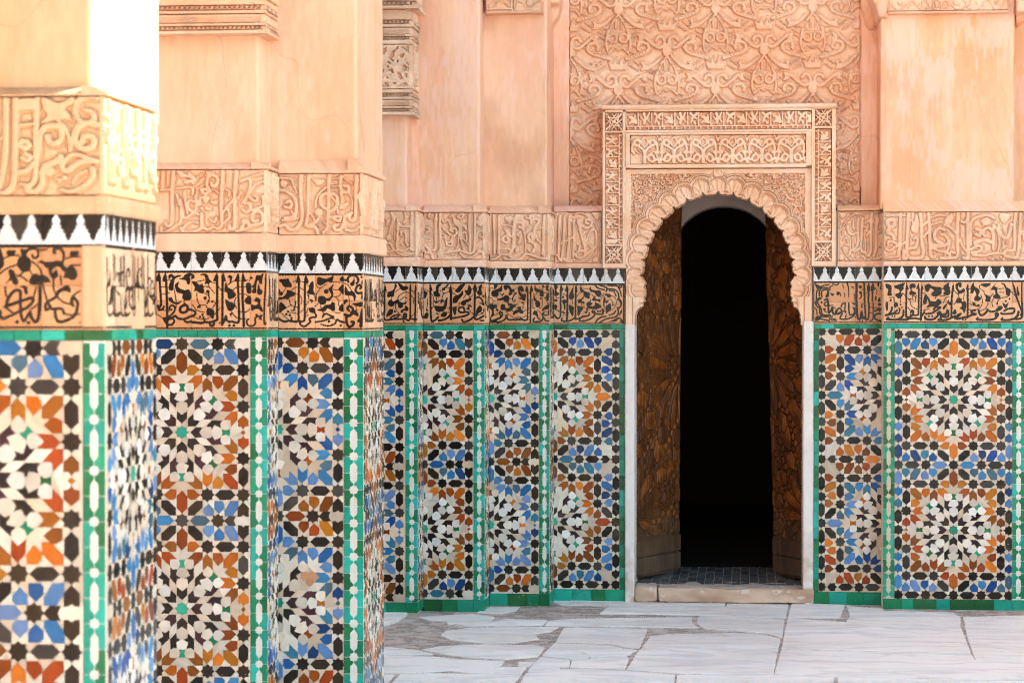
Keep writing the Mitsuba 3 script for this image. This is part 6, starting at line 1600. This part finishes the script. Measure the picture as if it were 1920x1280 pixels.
for s in SLABS:
    lay_slab(np.array([atz(x, y, 0.0)[:2] for x, y in s]), rf.normal(0, .0012) + (.014 if s is SLABS[17] else 0))
y = atz(1346, 1345)[1]
while y > -3:                                   # the paving goes on towards the viewer
    h = rf.uniform(.55, .95); x = -4.5 + rf.uniform(0, .5)
    while x < 5.6:
        w = rf.uniform(.6, 1.5)
        lay_slab(np.array([(x + .006, y - h + .006), (x + w - .006, y - h + .006), (x + w - .006, y - .006), (x + .006, y - .006)]), rf.normal(0, .001))
        x += w
    y -= h
# ------------------------------------------------------------------ brackets and carved panels at the top of the picture
rb = np.random.default_rng(77)


def lattice(u0, u1, v0, v1):
    S = []; h = v1 - v0; p = h * .95
    for k in range(-1, int((u1 - u0) / p) + 2):
        a = u0 + k * p
        S.append(('s', h * .20, h * .20, [(a, v0), (a + h, v1)], True)); S.append(('s', h * .20, h * .20, [(a, v1), (a + h, v0)], True))
    S += [('s', h * .16, h * .16, [(u0, v0), (u1, v0)], True), ('s', h * .16, h * .16, [(u0, v1), (u1, v1)], True)]
    return S


def rope(u0, u1, v0, v1):
    S = []; h = v1 - v0; k = u0 - h
    while k < u1:
        S.append(('s', h * .10, h * .13, [(k, v0), (k + h * .35, v0 + .55 * h), (k + h * 1.1, v1)], False)); k += h * .24
    return S


def foliage(u0, u1, v0, v1, rng, n=9):
    S = []; H = v1 - v0
    for _ in range(n):
        x, y, a, r = rng.uniform(u0, u1), rng.uniform(v0, v1), rng.uniform(0, 6.3), H * rng.uniform(.10, .17)
        th = np.linspace(a, a + rng.choice([-1, 1]) * 5, 8)
        S.append(('s', r * .5, r * .75, [(x + r * math.cos(t) * (1 - .04 * i), y + r * math.sin(t) * (1 - .04 * i)) for i, t in enumerate(th)] + [(x + rng.uniform(-3, 3) * r, y + rng.uniform(-3, 3) * r)], False))
        S.append(('f', 0, 0, [(x + 2 * r, y), (x + 2.6 * r, y + .9 * r), (x + 3.8 * r, y + .3 * r), (x + 2.6 * r, y - .6 * r)], False))
    return S


def bracket(name, label, Y, Yback, x0, x1, bands, bsdf, seed):
    T = thing(name, label, 'bracket')
    X = lambda px: Xat(px, Y); Z = lambda py: Zat(py, Y, .5 * (x0 + x1))
    F = front(Y); r = np.random.default_rng(seed)
    Xr = X(x1); SF = right_side(Xr, Y)
    w = Yback - Y
    lo, hi = Z(max(b[1] for b in bands)), Z(min(b[0] for b in bands))
    put('core', MB().box((X(x0), Y + .012, lo + .002), (Xr - .012, Yback + .1, hi)), bsdf, T)
    for y0, y1, kind, d in bands:
        v0, v1 = Z(y1), Z(y0)
        for face, u0, u1 in ((F, X(x0), Xr), (SF, 0.0, w)):
            if kind == 'plain':
                ragged_box(T, 'fillet', face, u0 - (.0 if face is F else d), u1 + (d if face is F else 0), v0, v1, -.03, d, bsdf, r, rough=.002, bev=.004)
                continue
            st = lattice(u0, u1, v0, v1) if kind == 'lattice' else rope(u0, u1, v0, v1) if kind == 'rope' else foliage(u0, u1, v0 + .1 * (v1 - v0), v1 - .1 * (v1 - v0), r, int(26 * (u1 - u0) / .4) + 3)
            if kind == 'carve':
                n = max(1, round((u1 - u0) / .16))
                for k in range(n + 1):
                    u = u0 + (u1 - u0) * k / n; st.append(('s', .020, .020, [(u, v0), (u, v1)], True))
                st += [('s', .016, .016, [(u0, q), (u1, q)], True) for q in (v0 + .006, v1 - .006, v0 + .18 * (v1 - v0))]
            relief(T, {'lattice': 'lattice_band', 'rope': 'rope_band', 'carve': 'carved_panel'}[kind], face, u0, u1, v0, v1, st, depth=.020 if kind != 'rope' else .008, d=-.012 + d if kind != 'rope' else d - .004, step=.0026, edge=.004, bsdf=bsdf, rough=.0005, seed=seed)
    v = Z(max(b[1] for b in bands))
    return T


bracket('carved_bracket', 'carved bracket with two lattice bands at the top of the pilaster behind the foreground pillar', 9.49, 9.76, 235, 494,
        [(-60, -1.5, 'carve', .004), (-1.5, 10.5, 'plain', .006), (10.5, 20.5, 'lattice', .002), (20.5, 26.5, 'plain', .010), (26.5, 44.5, 'rope', .004), (44.5, 49.5, 'plain', .010), (49.5, 58.5, 'lattice', .004), (58.5, 65, 'plain', .022)], 'stucco', 1)
bracket('carved_bracket', 'greyish carved bracket with a pierced leaf panel between lattice bands, high beside the middle pillar', 12.86, 13.13, 600, 770,
        [(-40, 4, 'plain', .03), (4, 13, 'lattice', .026), (13, 19, 'plain', .045), (19, 38.5, 'plain', .006), (38.5, 46.5, 'lattice', .012), (46.5, 52, 'plain', .018), (52, 66, 'rope', .006), (66, 69, 'plain', .010), (69, 75.5, 'lattice', .004),
         (75.5, 84, 'plain', .008), (84, 168, 'carve', .0), (168, 175, 'plain', .008), (175, 182, 'lattice', .006), (182, 187, 'plain', .012), (187, 200, 'rope', .006), (200, 204, 'plain', .010), (204, 210.5, 'lattice', .008), (210.5, 217, 'plain', .022)], 'oldwood', 2)


def corner_panel(label, Y, x0, x1, yb, lay, seed):
    T = thing('stucco_plaque', label, 'plaque')
    X = lambda px: Xat(px, Y); Z = lambda py: Zat(py, Y, .5 * (x0 + x1)); F = front(Y); m = abs(Z(0) - Z(100)) / 100
    put('core', MB().box((X(x0), Y + .004, Z(yb) + .003), (X(x1), Y + .24, Z(-70))), 'stucco', T)
    ragged_box(T, 'border', F, X(x0), X(x1), Z(yb), Z(yb - 5), -.02, .008, 'stucco', np.random.default_rng(seed), rough=.003)
    for a, b, st in lay:
        S = to_face(st, lambda x, y: (X(x), Z(y)), m)
        relief(T, 'carving', F, X(a), X(b), Z(yb - 4.5), Z(-60), S, depth=.018, d=-.012, step=.003, edge=.004, seed=seed)
    return T


sq = []
for q in range(4):
    R = lambda x, y: (936 + 21 * [x, -y, -x, y][q], -6 + 21 * [y, x, -y, -x][q])
    sq += [('s', 2.6, 2.6, [R(-1, -.9), R(-.4, -.45), R(.4, -.45), R(1, -.9)], False), ('s', 2.4, 2.4, [R(-1, -.4), R(1, .8)], True), ('s', 4, 4, [R(-1.25, -1.1), R(1.25, -1.1)], True)]
lf = mirrored(traced('10 760,20 850,80 930,170 975,200; 10 1180,0 1180,210 760,205; f 975,130 1020,60 1000,-40 975,-90; 10 700,-200 700,230; 8 1000,150 1060,80 1150,30; 10 860,-60 920,-20 960,-90', 890, 0, 9.6), 890 + 975 / 9.6)
corner_panel('plaque with a pierced star square and a leaf, at the top left of the doorway', 13.26, 911, 1017, 25, [(911, 962, sq), (962, 1017, lf)], 5)
sc = traced('''14 440,20 520,100 560,110 620,60 700,10 760,80 800,100 860,80; f 650,120 660,70 690,55 715,75 715,120; 16 860,100 880,60 850,10 900,-30; 14 900,90 960,95 1000,40 960,0; 18 1010,90 1060,10 1090,60 1060,95;
16 1120,60 1170,100 1250,95 1280,40 1220,-20 1150,0 1160,50 1210,50; 14 1290,80 1340,30 1310,-20; 16 1300,90 1370,110 1450,80 1490,20 1530,10 1600,110 1680,60 1720,0; f 1470,120 1480,80 1510,80 1520,120;
12 540,20 570,60 590,20; 12 1590,0 1610,60 1640,0; 20 440,120 1740,120; 10 440,130 440,-100; 12 1740,120 1740,-100; 8 770,20 770,80; 8 800,10 800,80; 8 1390,20 1400,70; 10 920,10 920,80; 10 945,10 945,80''', 1590, 0, 5.818)
corner_panel('pale scroll carved panel at the top of the right hand pilaster', 13.45, 1664, 1891, 25.5, [(1664, 1891, sc)], 6)


def blob_corbel(label, Y, steps):
    """a corbel as stacked shrinking blocks joined into one body: (x0, x1, y, outward depth)"""
    import manifold3d as m3
    T = thing('stucco_corbel', label, 'corbel')
    M = None
    for a, b in zip(steps[:-1], steps[1:]):
        pts = []
        for x0, x1, y, d in (a, b):
            xm = .5 * (x0 + x1)
            X0, X1, Zz = Xat(x0, Y), Xat(x1, Y), Zat(y, Y, xm)
            pts += [(X0, Y + .2, Zz), (X1, Y + .2, Zz), (X0, Y - d, Zz), (X1, Y - d, Zz)]
        h = m3.Manifold.hull_points(np.array(pts))
        M = h if M is None else M + h
    M = M.refine_to_length(.03)
    mm = M.to_mesh(); tm = trimesh.Trimesh(mm.vert_properties[:, :3], mm.tri_verts)
    trimesh.smoothing.filter_taubin(tm, iterations=4)
    tm.vertices += .006 * (meshkit.fbm(tm.vertices * 16, 3, 2)[:, None] - .5)
    put('body', tm, 'plaster', T, smooth=50)
    return T


blob_corbel('small worn corbel tapering to a point, left of the scroll carved wall', 13.74, [(1024, 1052, -60, .16), (1024, 1052, 13, .16), (1025, 1051, 17, .08), (1026, 1047, 33, .06), (1026, 1036, 48, .045), (1026, 1035, 66, .02)])
blob_corbel('rounded stucco corbel between the scroll carved wall and the right hand pilaster', 13.70, [(1628, 1664, -60, .26), (1628, 1664, 5, .26), (1640, 1662, 30, .24), (1641, 1660, 43, .22), (1644, 1658, 47, .1)])
blob_corbel('shadowed inner corbel curving under the rounded one beside the scroll carved wall', 13.84, [(1612, 1646, -60, .10), (1613, 1644, 10, .10), (1618, 1642, 34, .06), (1622, 1640, 50, .03), (1626, 1638, 58, .01)])
blob_corbel('small corbel cut by the right edge of the photo', 13.55, [(1900, 1935, -60, .12), (1901, 1935, 26, .12), (1903, 1930, 32, .06), (1903, 1912, 46, .02)])
# ------------------------------------------------------------------ the rest of the courtyard, with unseen parts added for shade
B = thing('back_building', 'tall salmon courtyard building above the doorway wall', 'building')
for lo, hi in (((-8, 14.25, 3.45), (10, 15, 11)), ((-8, 14.3, -.1), (-2.2, 15, 3.44)), ((3.0, 14.3, -.1), (10, 15, 3.44)), ((-8, 13.2, 5.21), (10, 14.2, 11)), ((1.46, 13.95, -.1), (10, 14.24, 5.2))):
    put('wall', MB().box(lo, hi), 'plaster' if lo[0] == 1.46 else 'court_wall', B)
W = thing('right_wing', 'unseen right hand wing of the courtyard, shaped to set the shadow line', 'building')
put('wall', MB().box((6.0, 10.8, -.1), (9, 14.24, 10.52)), 'court_wall', W)  # unseen block, cut to cast the shadow line on the near pillar
L = thing('left_wing', 'unseen left gallery wing with overhangs added to shade the near pillars', 'building')
put('wall', MB().box((-8, -4, -.1), (-2.6, 3.6, 9.5)), 'court_wall', L)  # unseen wall, added to block sky left of the near pillar
put('upper_wall', MB().box((-8, 5.61, TOPZ + .01), (-2.2, 10.2, 8.0)), 'court_wall', L)  # unseen storey added to keep zenith sky off the left pillars
put('eave', MB().box((-2.19, 5.0, 4.95), (-1.5, 10.2, 5.1)), 'near_black', L)  # overhang added out of view to shade the left pillars
put('canopy', MB().box((-3.6, 1.0, 3.45), (-1.5, 6.36, 3.6)), 'near_black', L)  # added out of view to cut the light on the near pillar
put('gallery_wall', MB().box((-7, 9.62, -.1), (-2.47, 9.95, 5.19)), 'plaster', L)
tidy(labels)
